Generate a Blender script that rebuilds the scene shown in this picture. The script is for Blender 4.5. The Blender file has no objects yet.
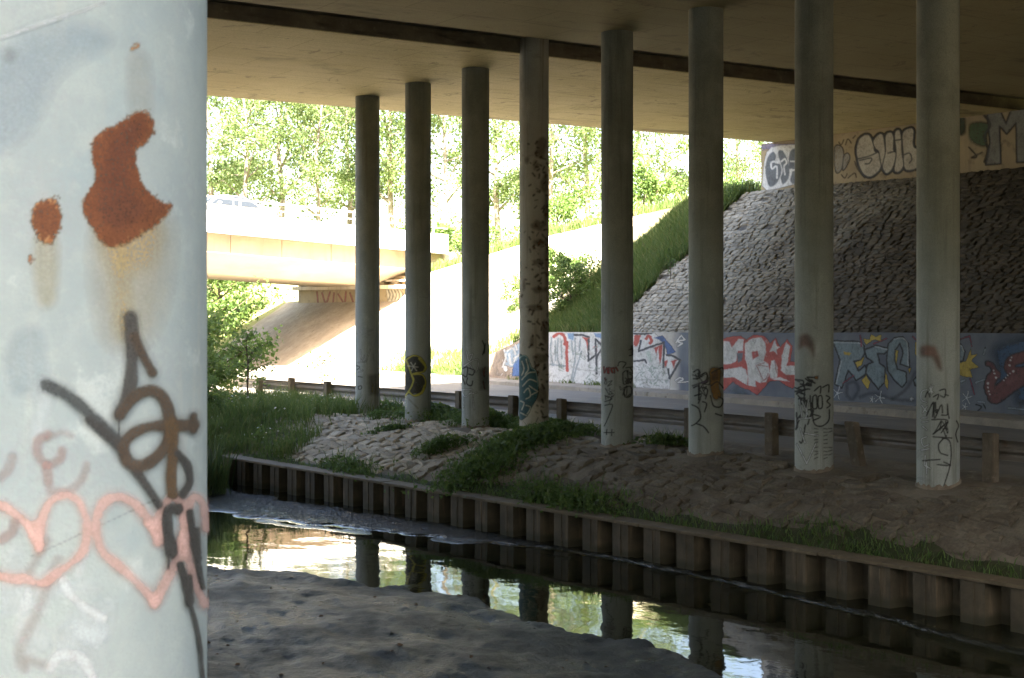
import bpy, bmesh, math, random
import numpy as np
from mathutils import Vector

# ------------------------------------------------------------------ camera, sky, sun, exposure
S = bpy.context.scene
COL = S.collection
YAW = math.radians(33.3)          # camera heading, clockwise from +Y (the channel direction)
FPX = 1437.0                      # focal length in pixels of the 1024 px wide frame
ZC = 4.0                          # camera height above the water
HORIZON = 302.0

cam_d = bpy.data.cameras.new('camera')
cam_d.sensor_width = 36.0
cam_d.lens = FPX / 1024.0 * 36.0
cam_d.shift_y = -(339.0 - HORIZON) / 1024.0
cam_d.clip_start = 0.05
cam_d.clip_end = 3000.0
cam_d.dof.use_dof = True
cam_d.dof.focus_distance = 26.0
cam_d.dof.aperture_fstop = 15.0
cam = bpy.data.objects.new('camera', cam_d)
cam.location = (0, 0, ZC)
cam.rotation_euler = (math.radians(90), 0, -YAW)
COL.objects.link(cam)
S.camera = cam

TO_SUN = Vector((-0.52, -0.68, 1.0)).normalized()
W = bpy.data.worlds.new('World'); S.world = W; W.use_nodes = True
wn = W.node_tree.nodes; wl = W.node_tree.links
sky = wn.new('ShaderNodeTexSky'); sky.sky_type = 'NISHITA'; sky.sun_disc = False
sky.sun_elevation = math.asin(TO_SUN.z)
sky.sun_rotation = math.atan2(TO_SUN.x, TO_SUN.y) % (2 * math.pi)
sky.air_density = 1.0; sky.dust_density = 4.0; sky.ozone_density = 1.0
bg = wn['Background']; bg.inputs['Strength'].default_value = 0.07
wl.new(sky.outputs[0], bg.inputs['Color'])

sun_d = bpy.data.lights.new('sun', 'SUN')
sun_d.energy = 5.0; sun_d.angle = math.radians(0.53); sun_d.color = (1.0, 0.95, 0.86)
sun = bpy.data.objects.new('sun', sun_d); COL.objects.link(sun)
sun.rotation_euler = (-TO_SUN).to_track_quat('-Z', 'Y').to_euler()
sun.location = (-20, -30, 60)

S.view_settings.view_transform = 'Standard'
S.view_settings.look = 'None'
S.view_settings.gamma = 1.0
S.view_settings.use_curve_mapping = False
S.view_settings.use_white_balance = True
S.view_settings.white_balance_temperature = 7150
S.view_settings.white_balance_tint = 12
S.view_settings.exposure = 4.05
S.render.engine = 'CYCLES'
S.cycles.use_denoising = True
S.cycles.max_bounces = 10
S.cycles.diffuse_bounces = 6
S.cycles.glossy_bounces = 4
S.cycles.transparent_max_bounces = 16
S.cycles.sample_clamp_indirect = 8.0
S.cycles.caustics_reflective = False
S.cycles.caustics_refractive = False

# ------------------------------------------------------------------ helpers
RNG = random.Random(7)
NR = np.random.default_rng(11)
CS, SN = math.cos(YAW), math.sin(YAW)

def proj(x, y, z):
    d = x * SN + y * CS
    l = x * CS - y * SN
    return 512 + FPX * l / d, HORIZON - FPX * (z - ZC) / d

def srgb(h):
    h = h.lstrip('#')
    o = []
    for i in (0, 2, 4):
        c = int(h[i:i + 2], 16) / 255
        o.append(c / 12.92 if c <= 0.04045 else ((c + 0.055) / 1.055) ** 2.4)
    return tuple(o)

_perm = NR.random((256, 256))
def vnoise(x, y, ox=0, oy=0):
    x = np.asarray(x, float) + ox * 17.3 + 1000; y = np.asarray(y, float) + oy * 9.7 + 1000
    xi = np.floor(x).astype(int); yi = np.floor(y).astype(int)
    fx = x - xi; fy = y - yi
    fx = fx * fx * (3 - 2 * fx); fy = fy * fy * (3 - 2 * fy)
    a = _perm[xi % 256, yi % 256]; b = _perm[(xi + 1) % 256, yi % 256]
    c = _perm[xi % 256, (yi + 1) % 256]; d = _perm[(xi + 1) % 256, (yi + 1) % 256]
    return (a * (1 - fx) + b * fx) * (1 - fy) + (c * (1 - fx) + d * fx) * fy
def fbm(x, y, o=4, seed=0):
    s = 0; a = 0.5
    for i in range(o):
        s = s + a * (vnoise(x * 2 ** i, y * 2 ** i, seed + i, seed * 2 + i) * 2 - 1); a *= 0.5
    return s
def sstep(a, b, x):
    t = np.clip((np.asarray(x, float) - a) / (b - a), 0, 1)
    return t * t * (3 - 2 * t)

def tag(o, label=None, cat=None, group=None, kind=None):
    if label: o['label'] = label
    if cat: o['category'] = cat
    if group: o['group'] = group
    if kind: o['kind'] = kind
    return o
def link(o, parent=None):
    COL.objects.link(o)
    if parent is not None: o.parent = parent
    return o
def empty(name, loc=(0, 0, 0)):
    o = bpy.data.objects.new(name, None); o.location = loc; o.empty_display_size = 0.3
    return link(o)
def np_mesh(name, V, F, mat=None, smooth=False, n=4):
    """V (k,3) array, F (m,n) array"""
    me = bpy.data.meshes.new(name)
    V = np.asarray(V, np.float32); F = np.asarray(F, np.int32)
    me.vertices.add(len(V)); me.vertices.foreach_set('co', V.ravel())
    k = F.shape[1]
    me.loops.add(F.size); me.loops.foreach_set('vertex_index', F.ravel())
    me.polygons.add(len(F)); me.polygons.foreach_set('loop_start', np.arange(0, F.size, k, dtype=np.int32))
    me.polygons.foreach_set('use_smooth', np.full(len(F), smooth))
    me.update(calc_edges=True)
    if mat: me.materials.append(mat)
    return me
def obj(name, me, parent=None, loc=None):
    o = bpy.data.objects.new(name, me)
    link(o, parent)
    if loc is not None: o.location = loc
    return o
class MB:
    """collects simple shapes into one mesh"""
    def __init__(s): s.v = []; s.f = []
    def add(s, vs, fs):
        b = len(s.v); s.v += [tuple(p) for p in vs]; s.f += [tuple(i + b for i in f) for f in fs]; return s
    def box(s, a, b):
        x0, y0, z0 = a; x1, y1, z1 = b
        return s.hexa([(x0, y0, z0), (x1, y0, z0), (x1, y1, z0), (x0, y1, z0), (x0, y0, z1), (x1, y0, z1), (x1, y1, z1), (x0, y1, z1)])
    def hexa(s, p):
        return s.add(p, [(3, 2, 1, 0), (4, 5, 6, 7), (0, 1, 5, 4), (1, 2, 6, 5), (2, 3, 7, 6), (3, 0, 4, 7)])
    def prism(s, poly, axis, a, b):
        """extrude a 2-D outline along x ('x'), y or z between a and b"""
        def pt(q, t):
            return (t, q[0], q[1]) if axis == 'x' else (q[0], t, q[1]) if axis == 'y' else (q[0], q[1], t)
        n = len(poly)
        return s.add([pt(q, a) for q in poly] + [pt(q, b) for q in poly],
                     [tuple(range(n))[::-1], tuple(range(n, 2 * n))] + [(i, (i + 1) % n, n + (i + 1) % n, n + i) for i in range(n)])
    def tube(s, pts, rads, seg=8, cap=True):
        pts = [Vector(p) for p in pts]; n = len(pts); b = len(s.v); prev = None
        for i, p in enumerate(pts):
            t = (pts[min(i + 1, n - 1)] - pts[max(i - 1, 0)]).normalized()
            if prev is None:
                prev = t.orthogonal().normalized()
            u = (prev - t * prev.dot(t))
            u = u.normalized() if u.length > 1e-6 else t.orthogonal().normalized()
            prev = u; w = t.cross(u); r = rads[i] if hasattr(rads, '__len__') else rads
            for k in range(seg):
                a = 2 * math.pi * k / seg
                s.v.append(tuple(p + (u * math.cos(a) + w * math.sin(a)) * r))
        for i in range(n - 1):
            for k in range(seg):
                s.f.append((b + i * seg + k, b + i * seg + (k + 1) % seg, b + (i + 1) * seg + (k + 1) % seg, b + (i + 1) * seg + k))
        if cap:
            s.f.append(tuple(b + k for k in range(seg))[::-1]); s.f.append(tuple(b + (n - 1) * seg + k for k in range(seg)))
        return s
    def mesh(s, name, mat, smooth=False, bevel=0, segs=2):
        me = bpy.data.meshes.new(name); me.from_pydata(s.v, [], s.f)
        bm = bmesh.new(); bm.from_mesh(me)
        bmesh.ops.recalc_face_normals(bm, faces=bm.faces)
        if bevel:
            ed = [e for e in bm.edges if len(e.link_faces) == 2 and e.calc_face_angle(0) > 0.5]
            bmesh.ops.bevel(bm, geom=ed, offset=bevel, segments=segs, affect='EDGES', clamp_overlap=True)
        bm.to_mesh(me); bm.free()
        if smooth:
            me.polygons.foreach_set('use_smooth', np.full(len(me.polygons), True))
        me.materials.append(mat)
        return me
    def build(s, name, mat, parent=None, **k):
        return obj(name, s.mesh(name, mat, **k), parent)
def grid_mesh(name, X, Y, Z, mat, smooth=True):
    nu, nv = X.shape
    V = np.stack([X, Y, Z], -1).reshape(-1, 3)
    i = np.arange(nu * nv).reshape(nu, nv)
    F = np.stack([i[:-1, :-1], i[1:, :-1], i[1:, 1:], i[:-1, 1:]], -1).reshape(-1, 4)
    return np_mesh(name, V, F, mat, smooth)
def axis(*spec):
    """axis((a, b, step), (b, c, step) ...) -> increasing coordinates"""
    o = []
    for a, b, st in spec:
        o += list(np.linspace(a, b, max(1, int(round((b - a) / st))), endpoint=False))
    return np.array(o + [spec[-1][1]])

# ------------------------------------------------------------------ materials
class NT:
    def __init__(s, name):
        s.m = bpy.data.materials.new(name); s.m.use_nodes = True
        s.t = s.m.node_tree; s.b = s.t.nodes['Principled BSDF']; s.out = s.t.nodes['Material Output']
        s._pos = None
    def n(s, ty, **k):
        nd = s.t.nodes.new(ty)
        for a, v in k.items():
            if hasattr(nd, a): setattr(nd, a, v)
        return nd
    def l(s, a, b): s.t.links.new(a, b)
    def pos(s, scale=(1, 1, 1)):
        if s._pos is None: s._pos = s.n('ShaderNodeNewGeometry').outputs['Position']
        if scale == (1, 1, 1): return s._pos
        m = s.n('ShaderNodeVectorMath', operation='MULTIPLY'); s.l(s._pos, m.inputs[0]); m.inputs[1].default_value = scale
        return m.outputs[0]
    def noise(s, scale, detail=4, rough=0.55, dist=0, vec=(1, 1, 1)):
        t = s.n('ShaderNodeTexNoise'); s.l(s.pos(vec) if isinstance(vec, tuple) else vec, t.inputs['Vector'])
        t.inputs['Scale'].default_value = scale; t.inputs['Detail'].default_value = detail
        t.inputs['Roughness'].default_value = rough; t.inputs['Distortion'].default_value = dist
        return t.outputs['Fac']
    def voro(s, scale, feature='F1', vec=(1, 1, 1), out='Distance', rnd=1):
        t = s.n('ShaderNodeTexVoronoi', feature=feature); s.l(s.pos(vec) if isinstance(vec, tuple) else vec, t.inputs['Vector'])
        t.inputs['Scale'].default_value = scale; t.inputs['Randomness'].default_value = rnd
        return t.outputs[out]
    def ramp(s, fac, lo, hi, a=0.0, b=1.0):
        r = s.n('ShaderNodeMapRange'); r.interpolation_type = 'SMOOTHSTEP'
        s.l(fac, r.inputs[0]); r.inputs[1].default_value = lo; r.inputs[2].default_value = hi
        r.inputs[3].default_value = a; r.inputs[4].default_value = b
        return r.outputs[0]
    def math(s, op, a, b=0.0):
        m = s.n('ShaderNodeMath', operation=op)
        for i, v in ((0, a), (1, b)):
            if isinstance(v, (int, float)): m.inputs[i].default_value = v
            else: s.l(v, m.inputs[i])
        return m.outputs[0]
    def mix(s, fac, a, b, mode='MIX'):
        m = s.n('ShaderNodeMix', data_type='RGBA', blend_type=mode)
        for i, v in ((0, fac), (6, a), (7, b)):
            if isinstance(v, (int, float)): m.inputs[i].default_value = v
            elif isinstance(v, tuple): m.inputs[i].default_value = (*v[:3], 1)
            else: s.l(v, m.inputs[i])
        return m.outputs[2]
    def bump(s, h, strength=0.4, dist=0.02, prev=None):
        b = s.n('ShaderNodeBump'); s.l(h, b.inputs['Height'])
        b.inputs['Strength'].default_value = strength; b.inputs['Distance'].default_value = dist
        if prev is not None: s.l(prev, b.inputs['Normal'])
        return b.outputs[0]
    def set(s, color=None, rough=None, normal=None, spec=None, metal=None):
        for k, v in (('Base Color', color), ('Roughness', rough), ('Normal', normal), ('Specular IOR Level', spec), ('Metallic', metal)):
            if v is None: continue
            if isinstance(v, (int, float)): s.b.inputs[k].default_value = v
            elif isinstance(v, tuple): s.b.inputs[k].default_value = (*v[:3], 1)
            else: s.l(v, s.b.inputs[k])
        return s.m

def mottled(name, c1, c2, c3=None, scale=1.2, rough=0.85, bump=0.3, bdist=0.01, streak=None, streak_col=None, fine=40, spec=0.3, vec=(1, 1, 1)):
    t = NT(name)
    f = t.ramp(t.noise(scale, 6, 0.62, vec=vec), 0.34, 0.66)
    col = t.mix(f, c1, c2)
    if c3: col = t.mix(t.ramp(t.noise(scale * 3.1, 5, 0.6, vec=vec), 0.55, 0.72), col, c3)
    if streak:
        col = t.mix(t.ramp(t.noise(1.0, 4, 0.6, vec=streak), 0.5, 0.78), col, streak_col)
    g = t.noise(fine, 3, 0.6)
    col = t.mix(t.ramp(g, 0.3, 0.7, 0.0, 0.35), col, tuple(c * 0.6 for c in c1))
    n = t.bump(t.noise(fine * 0.5, 5, 0.65), bump, bdist)
    return t.set(col, rough, n, spec)

M = {}
def column_mat(name, c1, c2, c3, grime, upper=True):
    t = NT(name)
    f = t.ramp(t.noise(0.9, 6, 0.62), 0.35, 0.65)
    col = t.mix(f, c1, c2)
    col = t.mix(t.ramp(t.noise(2.3, 5, 0.7, vec=(1, 1, 0.5)), 0.55, 0.75), col, c3)
    col = t.mix(t.ramp(t.noise(1.0, 5, 0.65, vec=(7, 7, 0.35)), 0.5, 0.72, 0, 0.8), col, grime)
    col = t.mix(t.ramp(t.noise(1.6, 6, 0.75, 1.0), 0.56, 0.68, 0, 0.5), col, tuple(c * 0.55 for c in c2))
    sp = t.ramp(t.noise(70, 2, 0.5), 0.35, 0.75, 0, 0.4)
    col = t.mix(sp, col, tuple(c * 0.55 for c in c1))
    if upper:      # pale paint low down; the top coloured darker in place of deck shade
        sz = t.n('ShaderNodeSeparateXYZ'); t.l(t.pos(), sz.inputs[0])
        hz = t.math('ADD', sz.outputs[2], t.math('MULTIPLY', t.math('SUBTRACT', t.noise(0.8, 4, 0.6), 0.5), 2.2))
        top_shade = t.mix(t.ramp(t.noise(1.4, 6, 0.65), 0.35, 0.65), (0.275, 0.27, 0.21), (0.205, 0.20, 0.15))
        top_shade = t.mix(t.ramp(t.noise(1.0, 5, 0.65, vec=(6, 6, 0.3)), 0.5, 0.72, 0, 0.7), top_shade, (0.125, 0.12, 0.085))
        col = t.mix(t.ramp(hz, 3.4, 6.2), col, t.mix(sp, top_shade, (0.10, 0.095, 0.07)))
    rings = t.noise(1.0, 2, 0.5, vec=(0.15, 0.15, 9))
    h = t.math('ADD', t.noise(25, 5, 0.65), t.math('MULTIPLY', rings, 0.6))
    return t.set(col, 0.8, t.bump(h, 0.35, 0.012), 0.3)
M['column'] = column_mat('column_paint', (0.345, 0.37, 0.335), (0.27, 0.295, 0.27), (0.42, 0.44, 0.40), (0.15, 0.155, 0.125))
M['column_bare'] = column_mat('column_bare_concrete', (0.44, 0.41, 0.33), (0.36, 0.33, 0.26), (0.50, 0.46, 0.38), (0.20, 0.165, 0.115), False)
M['collar'] = mottled('collar_concrete', (0.24, 0.20, 0.15), (0.16, 0.13, 0.10), scale=5, fine=60)

# soffit: tan concrete with board marks and damp stains
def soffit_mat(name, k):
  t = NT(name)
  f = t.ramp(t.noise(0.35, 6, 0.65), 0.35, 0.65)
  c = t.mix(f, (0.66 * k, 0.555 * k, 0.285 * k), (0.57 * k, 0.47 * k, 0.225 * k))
  c = t.mix(t.ramp(t.noise(0.8, 5, 0.7, vec=(0.5, 2.2, 1)), 0.56, 0.76, 0, 0.8), c, (0.22, 0.16, 0.09))
  c = t.mix(t.ramp(t.noise(0.23, 4, 0.6, 0.6, vec=(1, 1.6, 1)), 0.6, 0.74, 0, 0.7), c, (0.12, 0.09, 0.055))
  bm_ = t.n('ShaderNodeTexBrick'); t.l(t.pos(), bm_.inputs['Vector'])
  bm_.inputs['Scale'].default_value = 1.0; bm_.inputs['Brick Width'].default_value = 2.44; bm_.inputs['Row Height'].default_value = 1.22
  bm_.inputs['Mortar Size'].default_value = 0.012; bm_.inputs['Mortar Smooth'].default_value = 0.3
  bm_.inputs['Color1'].default_value = (0.94, 0.94, 0.94, 1); bm_.inputs['Color2'].default_value = (1, 1, 1, 1); bm_.inputs['Mortar'].default_value = (0.55, 0.5, 0.45, 1)
  c = t.mix(0.8, c, bm_.outputs['Color'], 'MULTIPLY')
  c = t.mix(t.ramp(t.noise(30, 3, 0.6), 0.35, 0.7, 0, 0.3), c, (0.16, 0.12, 0.07))
  c = t.mix(t.ramp(t.noise(1.3, 6, 0.72, 1.2), 0.57, 0.66, 0, 0.55), c, (0.17, 0.125, 0.07))
  c = t.mix(t.ramp(t.noise(1.0, 5, 0.7, vec=(0.35, 9, 1)), 0.5, 0.75, 0, 0.45), c, (0.28, 0.21, 0.115))
  c = t.mix(t.ramp(t.noise(7, 4, 0.7), 0.6, 0.75, 0, 0.5), c, (0.2, 0.15, 0.085))
  return t.set(c, 0.85, t.bump(t.noise(14, 5, 0.65), 0.3, 0.01), 0.25)
M['soffit'] = soffit_mat('soffit_concrete', 1.0)
M['soffit_dim'] = soffit_mat('dimmed_soffit_concrete', 0.55)  # near half's concrete coloured darker to stand in for dimmer light
M['soffit_dark'] = mottled('stained_deck_edge', (0.21, 0.17, 0.11), (0.135, 0.105, 0.07), (0.27, 0.22, 0.14), scale=1.5, streak=(1.2, 1.2, 6), streak_col=(0.05, 0.04, 0.03))
M['abutment'] = mottled('abutment_concrete', (0.36, 0.29, 0.175), (0.28, 0.215, 0.13), (0.19, 0.145, 0.09), scale=0.9, streak=(2, 2, 0.3), streak_col=(0.2, 0.15, 0.1))
M['pale_concrete'] = mottled('pale_concrete', (0.62, 0.55, 0.44), (0.52, 0.44, 0.33), scale=0.8, streak=(3, 3, 0.3), streak_col=(0.4, 0.31, 0.2))
M['fascia'] = mottled('fascia_concrete', (0.36, 0.29, 0.205), (0.29, 0.23, 0.16), scale=0.8, streak=(3, 3, 0.3), streak_col=(0.24, 0.18, 0.12))
M['far_soffit'] = mottled('far_soffit_concrete', (0.50, 0.43, 0.33), (0.42, 0.355, 0.265), scale=0.6)
t = NT('slope_stone')
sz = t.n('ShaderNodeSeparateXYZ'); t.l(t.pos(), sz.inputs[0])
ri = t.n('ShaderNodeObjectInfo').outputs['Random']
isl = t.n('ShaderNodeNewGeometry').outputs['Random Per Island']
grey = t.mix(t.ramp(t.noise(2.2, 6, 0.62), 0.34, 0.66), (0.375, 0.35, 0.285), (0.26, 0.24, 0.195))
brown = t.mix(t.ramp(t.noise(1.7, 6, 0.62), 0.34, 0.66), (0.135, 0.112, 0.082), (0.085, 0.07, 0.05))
shade_y = t.math('ADD', sz.outputs[1], t.math('MULTIPLY', t.math('SUBTRACT', t.noise(0.35, 5, 0.65), 0.5), 14.0))
c = t.mix(t.ramp(shade_y, 26.5, 32.5), brown, grey)  # earthy brown under the deck, made darker to stand in for shade
c = t.mix(t.ramp(isl, 0.0, 1.0, 0.0, 0.35), c, t.mix(1.0, c, (0.45, 0.43, 0.40), 'MULTIPLY'))
c = t.mix(t.ramp(t.noise(26, 3, 0.6), 0.3, 0.7, 0, 0.4), c, t.mix(1.0, c, (0.5, 0.5, 0.5), 'MULTIPLY'))
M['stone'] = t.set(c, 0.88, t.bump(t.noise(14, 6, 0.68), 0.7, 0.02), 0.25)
t = NT('bank_stone')
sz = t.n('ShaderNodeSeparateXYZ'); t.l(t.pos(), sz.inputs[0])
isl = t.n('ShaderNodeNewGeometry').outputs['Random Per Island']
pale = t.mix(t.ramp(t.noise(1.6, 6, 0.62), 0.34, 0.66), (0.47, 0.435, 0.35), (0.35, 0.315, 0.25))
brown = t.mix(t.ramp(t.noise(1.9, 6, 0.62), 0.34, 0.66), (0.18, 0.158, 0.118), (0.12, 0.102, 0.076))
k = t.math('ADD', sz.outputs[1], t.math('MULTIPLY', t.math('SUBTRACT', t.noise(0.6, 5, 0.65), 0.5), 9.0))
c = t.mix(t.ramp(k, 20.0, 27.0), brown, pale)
c = t.mix(t.ramp(isl, 0.0, 1.0, 0.0, 0.25), c, t.mix(1.0, c, (0.5, 0.48, 0.45), 'MULTIPLY'))
c = t.mix(t.ramp(t.noise(20, 4, 0.65), 0.35, 0.7, 0, 0.5), c, t.mix(1.0, c, (0.45, 0.43, 0.4), 'MULTIPLY'))
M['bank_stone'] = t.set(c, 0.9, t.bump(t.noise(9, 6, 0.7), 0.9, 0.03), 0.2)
M['joint_dirt'] = mottled('joint_dirt', (0.12, 0.108, 0.09), (0.085, 0.077, 0.06), scale=3, bump=0.6, bdist=0.02)
M['bank_dirt'] = mottled('bank_dirt', (0.19, 0.165, 0.125), (0.13, 0.108, 0.08), (0.24, 0.21, 0.16), scale=1.4, bump=1.0, bdist=0.05, fine=10)
M['underpass'] = mottled('underpass_stone', (0.42, 0.355, 0.27), (0.32, 0.265, 0.20), (0.25, 0.205, 0.15), scale=1.2, bump=0.9, bdist=0.04, fine=9)
M['pale_slope'] = mottled('pale_slope_stone', (0.60, 0.54, 0.44), (0.50, 0.44, 0.34), (0.42, 0.36, 0.27), scale=1.2, bump=0.8, bdist=0.03, fine=14)
M['soil'] = mottled('soil', (0.13, 0.12, 0.07), (0.09, 0.09, 0.045), (0.17, 0.15, 0.09), scale=0.7, bump=0.6, bdist=0.03, fine=9)
M['field'] = mottled('dry_grass_ground', (0.30, 0.29, 0.13), (0.22, 0.24, 0.09), (0.38, 0.34, 0.2), scale=0.25, bump=0.6, bdist=0.05, fine=6)
M['asphalt'] = mottled('asphalt', (0.19, 0.175, 0.15), (0.145, 0.135, 0.115), (0.23, 0.21, 0.18), scale=0.6, fine=55, bump=0.5, vec=(2, 0.4, 1))
M['dark_asphalt'] = mottled('low_bounce_asphalt', (0.05, 0.05, 0.05), (0.04, 0.04, 0.04), scale=0.6, fine=55)  # unseen stretch of road, darkened to cut bounce light under the deck
M['kerb'] = mottled('kerb_concrete', (0.30, 0.27, 0.22), (0.22, 0.2, 0.165), (0.15, 0.13, 0.1), scale=1.7)
M['timber'] = mottled('weathered_timber', (0.18, 0.15, 0.11), (0.12, 0.098, 0.07), (0.24, 0.20, 0.15), scale=3, streak=(14, 14, 1), streak_col=(0.1, 0.075, 0.05), bump=0.7)
M['rail_steel'] = mottled('galvanised_rail', (0.20, 0.18, 0.15), (0.13, 0.11, 0.085), (0.16, 0.11, 0.07), scale=1.4, rough=0.5, spec=0.5)
M['cap_steel'] = mottled('rusty_cap', (0.15, 0.12, 0.075), (0.10, 0.08, 0.05), (0.2, 0.16, 0.1), scale=2.0, rough=0.75)
t = NT('sheet_pile_steel')
c = t.mix(t.ramp(t.noise(2.0, 5, 0.65), 0.35, 0.65), (0.09, 0.076, 0.05), (0.055, 0.047, 0.032))
c = t.mix(t.ramp(t.noise(1.2, 5, 0.65, vec=(5, 5, 0.5)), 0.5, 0.75), c, (0.16, 0.125, 0.08))
sz = t.n('ShaderNodeSeparateXYZ'); t.l(t.pos(), sz.inputs[0])
wet = t.ramp(t.math('ADD', sz.outputs[2], t.math('MULTIPLY', t.noise(3, 4), 0.12)), 0.12, 0.24, 1, 0)
c = t.mix(wet, c, (0.045, 0.042, 0.025))
M['pile'] = t.set(c, 0.75, t.bump(t.noise(20, 5, 0.65), 0.6, 0.012), 0.3)

# painted retaining wall: blue-grey paint on the near length, pale paint then bare stone further on
t = NT('painted_wall')
sz = t.n('ShaderNodeSeparateXYZ'); t.l(t.pos(), sz.inputs[0])
yy = t.math('ADD', sz.outputs[1], t.math('MULTIPLY', t.noise(1.5, 3), 0.5))
c = t.mix(t.ramp(t.noise(1.1, 5, 0.6), 0.35, 0.65), (0.085, 0.10, 0.125), (0.125, 0.145, 0.165))
pale = t.mix(t.ramp(t.noise(1.4, 5, 0.65), 0.35, 0.65), (0.48, 0.46, 0.42), (0.36, 0.34, 0.3))
bare = t.mix(t.ramp(t.noise(2.5, 5, 0.65), 0.35, 0.65), (0.38, 0.30, 0.23), (0.25, 0.19, 0.14))
c = t.mix(t.ramp(yy, 31.0, 31.5), c, pale)
c = t.mix(t.ramp(yy, 40.0, 40.4), c, bare)
zz = t.math('ADD', sz.outputs[2], t.math('MULTIPLY', t.noise(4, 4), 0.25))
c = t.mix(t.ramp(t.noise(1, 4, 0.6, vec=(2.5, 2.5, 0.25)), 0.58, 0.8, 0, 0.6), c, (0.08, 0.07, 0.055))
M['wall'] = t.set(c, 0.75, t.bump(t.noise(18, 5, 0.65), 0.45, 0.015), 0.3)

# graffiti / stain paint: colour and coverage come from the mesh attribute
t = NT('spray_paint')
at = t.n('ShaderNodeVertexColor'); at.layer_name = 'paint'
g = t.noise(60, 3, 0.6)
c = t.mix(t.ramp(g, 0.3, 0.75, 0, 0.4), at.outputs['Color'], (0.10, 0.10, 0.09))
c = t.mix(t.ramp(t.noise(2.6, 6, 0.7), 0.42, 0.68, 0, 0.55), c, t.mix(1.0, c, (0.42, 0.40, 0.36), 'MULTIPLY'))
c = t.mix(t.ramp(t.noise(11, 5, 0.7), 0.5, 0.7, 0, 0.5), c, t.mix(1.0, c, (0.5, 0.48, 0.45), 'MULTIPLY'))
tr = t.n('ShaderNodeBsdfTransparent'); mx = t.n('ShaderNodeMixShader')
worn = t.ramp(t.noise(13, 5, 0.72), 0.28, 0.52, 0.68, 1.0)
t.l(t.math('MULTIPLY', at.outputs['Alpha'], worn), mx.inputs[0])
t.l(tr.outputs[0], mx.inputs[1]); t.l(t.b.outputs[0], mx.inputs[2]); t.l(mx.outputs[0], t.out.inputs['Surface'])
t.set(c, 0.7, t.bump(t.noise(30, 4, 0.6), 0.25, 0.01), 0.3)
M['paint'] = t.m
t = NT('near_paint')
at = t.n('ShaderNodeVertexColor'); at.layer_name = 'paint'
g = t.noise(420, 3, 0.6)
c = t.mix(t.ramp(g, 0.35, 0.7, 0, 0.5), at.outputs['Color'], t.mix(1.0, at.outputs['Color'], (0.5, 0.5, 0.5), 'MULTIPLY'))
c = t.mix(t.ramp(t.noise(55, 5, 0.7), 0.45, 0.65, 0, 0.5), c, t.mix(1.0, at.outputs['Color'], (0.62, 0.58, 0.55), 'MULTIPLY'))
c = t.mix(t.ramp(t.noise(85, 4, 0.7), 0.58, 0.7, 0, 0.4), c, t.mix(1.0, at.outputs['Color'], (1.5, 1.4, 1.3), 'MULTIPLY'))
tr = t.n('ShaderNodeBsdfTransparent'); mx = t.n('ShaderNodeMixShader')
worn = t.ramp(t.noise(300, 3, 0.6), 0.3, 0.6, 0.75, 1.0)
t.l(t.math('MULTIPLY', at.outputs['Alpha'], worn), mx.inputs[0])
t.l(tr.outputs[0], mx.inputs[1]); t.l(t.b.outputs[0], mx.inputs[2]); t.l(mx.outputs[0], t.out.inputs['Surface'])
t.set(c, 0.75, t.bump(t.noise(350, 4, 0.6), 0.3, 0.002), 0.3)
M['near_paint'] = t.m

# near column: pale blue-white paint over rough concrete, mottled at centimetre scale
t = NT('near_column_paint')
f = t.ramp(t.noise(5, 6, 0.65), 0.36, 0.64)
c = t.mix(f, (0.325, 0.385, 0.37), (0.265, 0.325, 0.325))
c = t.mix(t.ramp(t.noise(3.2, 5, 0.6, 0.4), 0.52, 0.66, 0, 0.8), c, (0.25, 0.33, 0.345))
c = t.mix(t.ramp(t.noise(9, 5, 0.7), 0.58, 0.72, 0, 0.7), c, (0.45, 0.51, 0.49))
c = t.mix(t.ramp(t.noise(26, 5, 0.72), 0.5, 0.66, 0, 0.5), c, (0.34, 0.39, 0.37))
blot = t.math('MULTIPLY', t.ramp(t.noise(7, 4, 0.6), 0.5, 0.62), t.ramp(t.noise(120, 3, 0.6), 0.42, 0.6))
c = t.mix(t.math('MULTIPLY', blot, 0.55), c, (0.27, 0.31, 0.32))
c = t.mix(t.ramp(t.noise(330, 3, 0.65), 0.35, 0.7, 0, 0.4), c, (0.27, 0.30, 0.30))
c = t.mix(t.ramp(t.noise(1, 4, 0.6, vec=(14, 14, 1.2)), 0.55, 0.8, 0, 0.5), c, (0.42, 0.40, 0.34))
h = t.math('ADD', t.noise(160, 5, 0.65), t.math('MULTIPLY', t.noise(18, 3, 0.5), 2.0))
M['near_column'] = t.set(c, 0.7, t.bump(h, 0.35, 0.004), 0.35)

# wet mud
t = NT('wet_mud')
f = t.ramp(t.noise(1.1, 6, 0.65, vec=(1, 0.6, 1)), 0.36, 0.64)
c = t.mix(f, (0.052, 0.062, 0.070), (0.020, 0.025, 0.030))
c = t.mix(t.ramp(t.noise(7, 5, 0.7), 0.55, 0.75, 0, 0.7), c, (0.062, 0.062, 0.058))
r = t.ramp(t.noise(0.7, 5, 0.6), 0.38, 0.62, 0.26, 0.5)
n = t.bump(t.noise(3.2, 7, 0.68, 0.8, vec=(1, 0.55, 1)), 0.8, 0.035)
n = t.bump(t.noise(8, 6, 0.72, 0.5), 0.7, 0.02, n)
n = t.bump(t.noise(28, 5, 0.65), 0.8, 0.016, n)
M['mud'] = t.set(c, r, n, 0.055)
t = NT('channel_water')
at = t.n('ShaderNodeAttribute'); at.attribute_name = 'riffle'; rf = at.outputs['Fac']
n = t.bump(t.noise(2.2, 3, 0.5, vec=(1, 0.6, 1)), 0.05, 0.05)
n = t.bump(t.noise(9, 3, 0.5), 0.04, 0.01, n)
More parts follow.
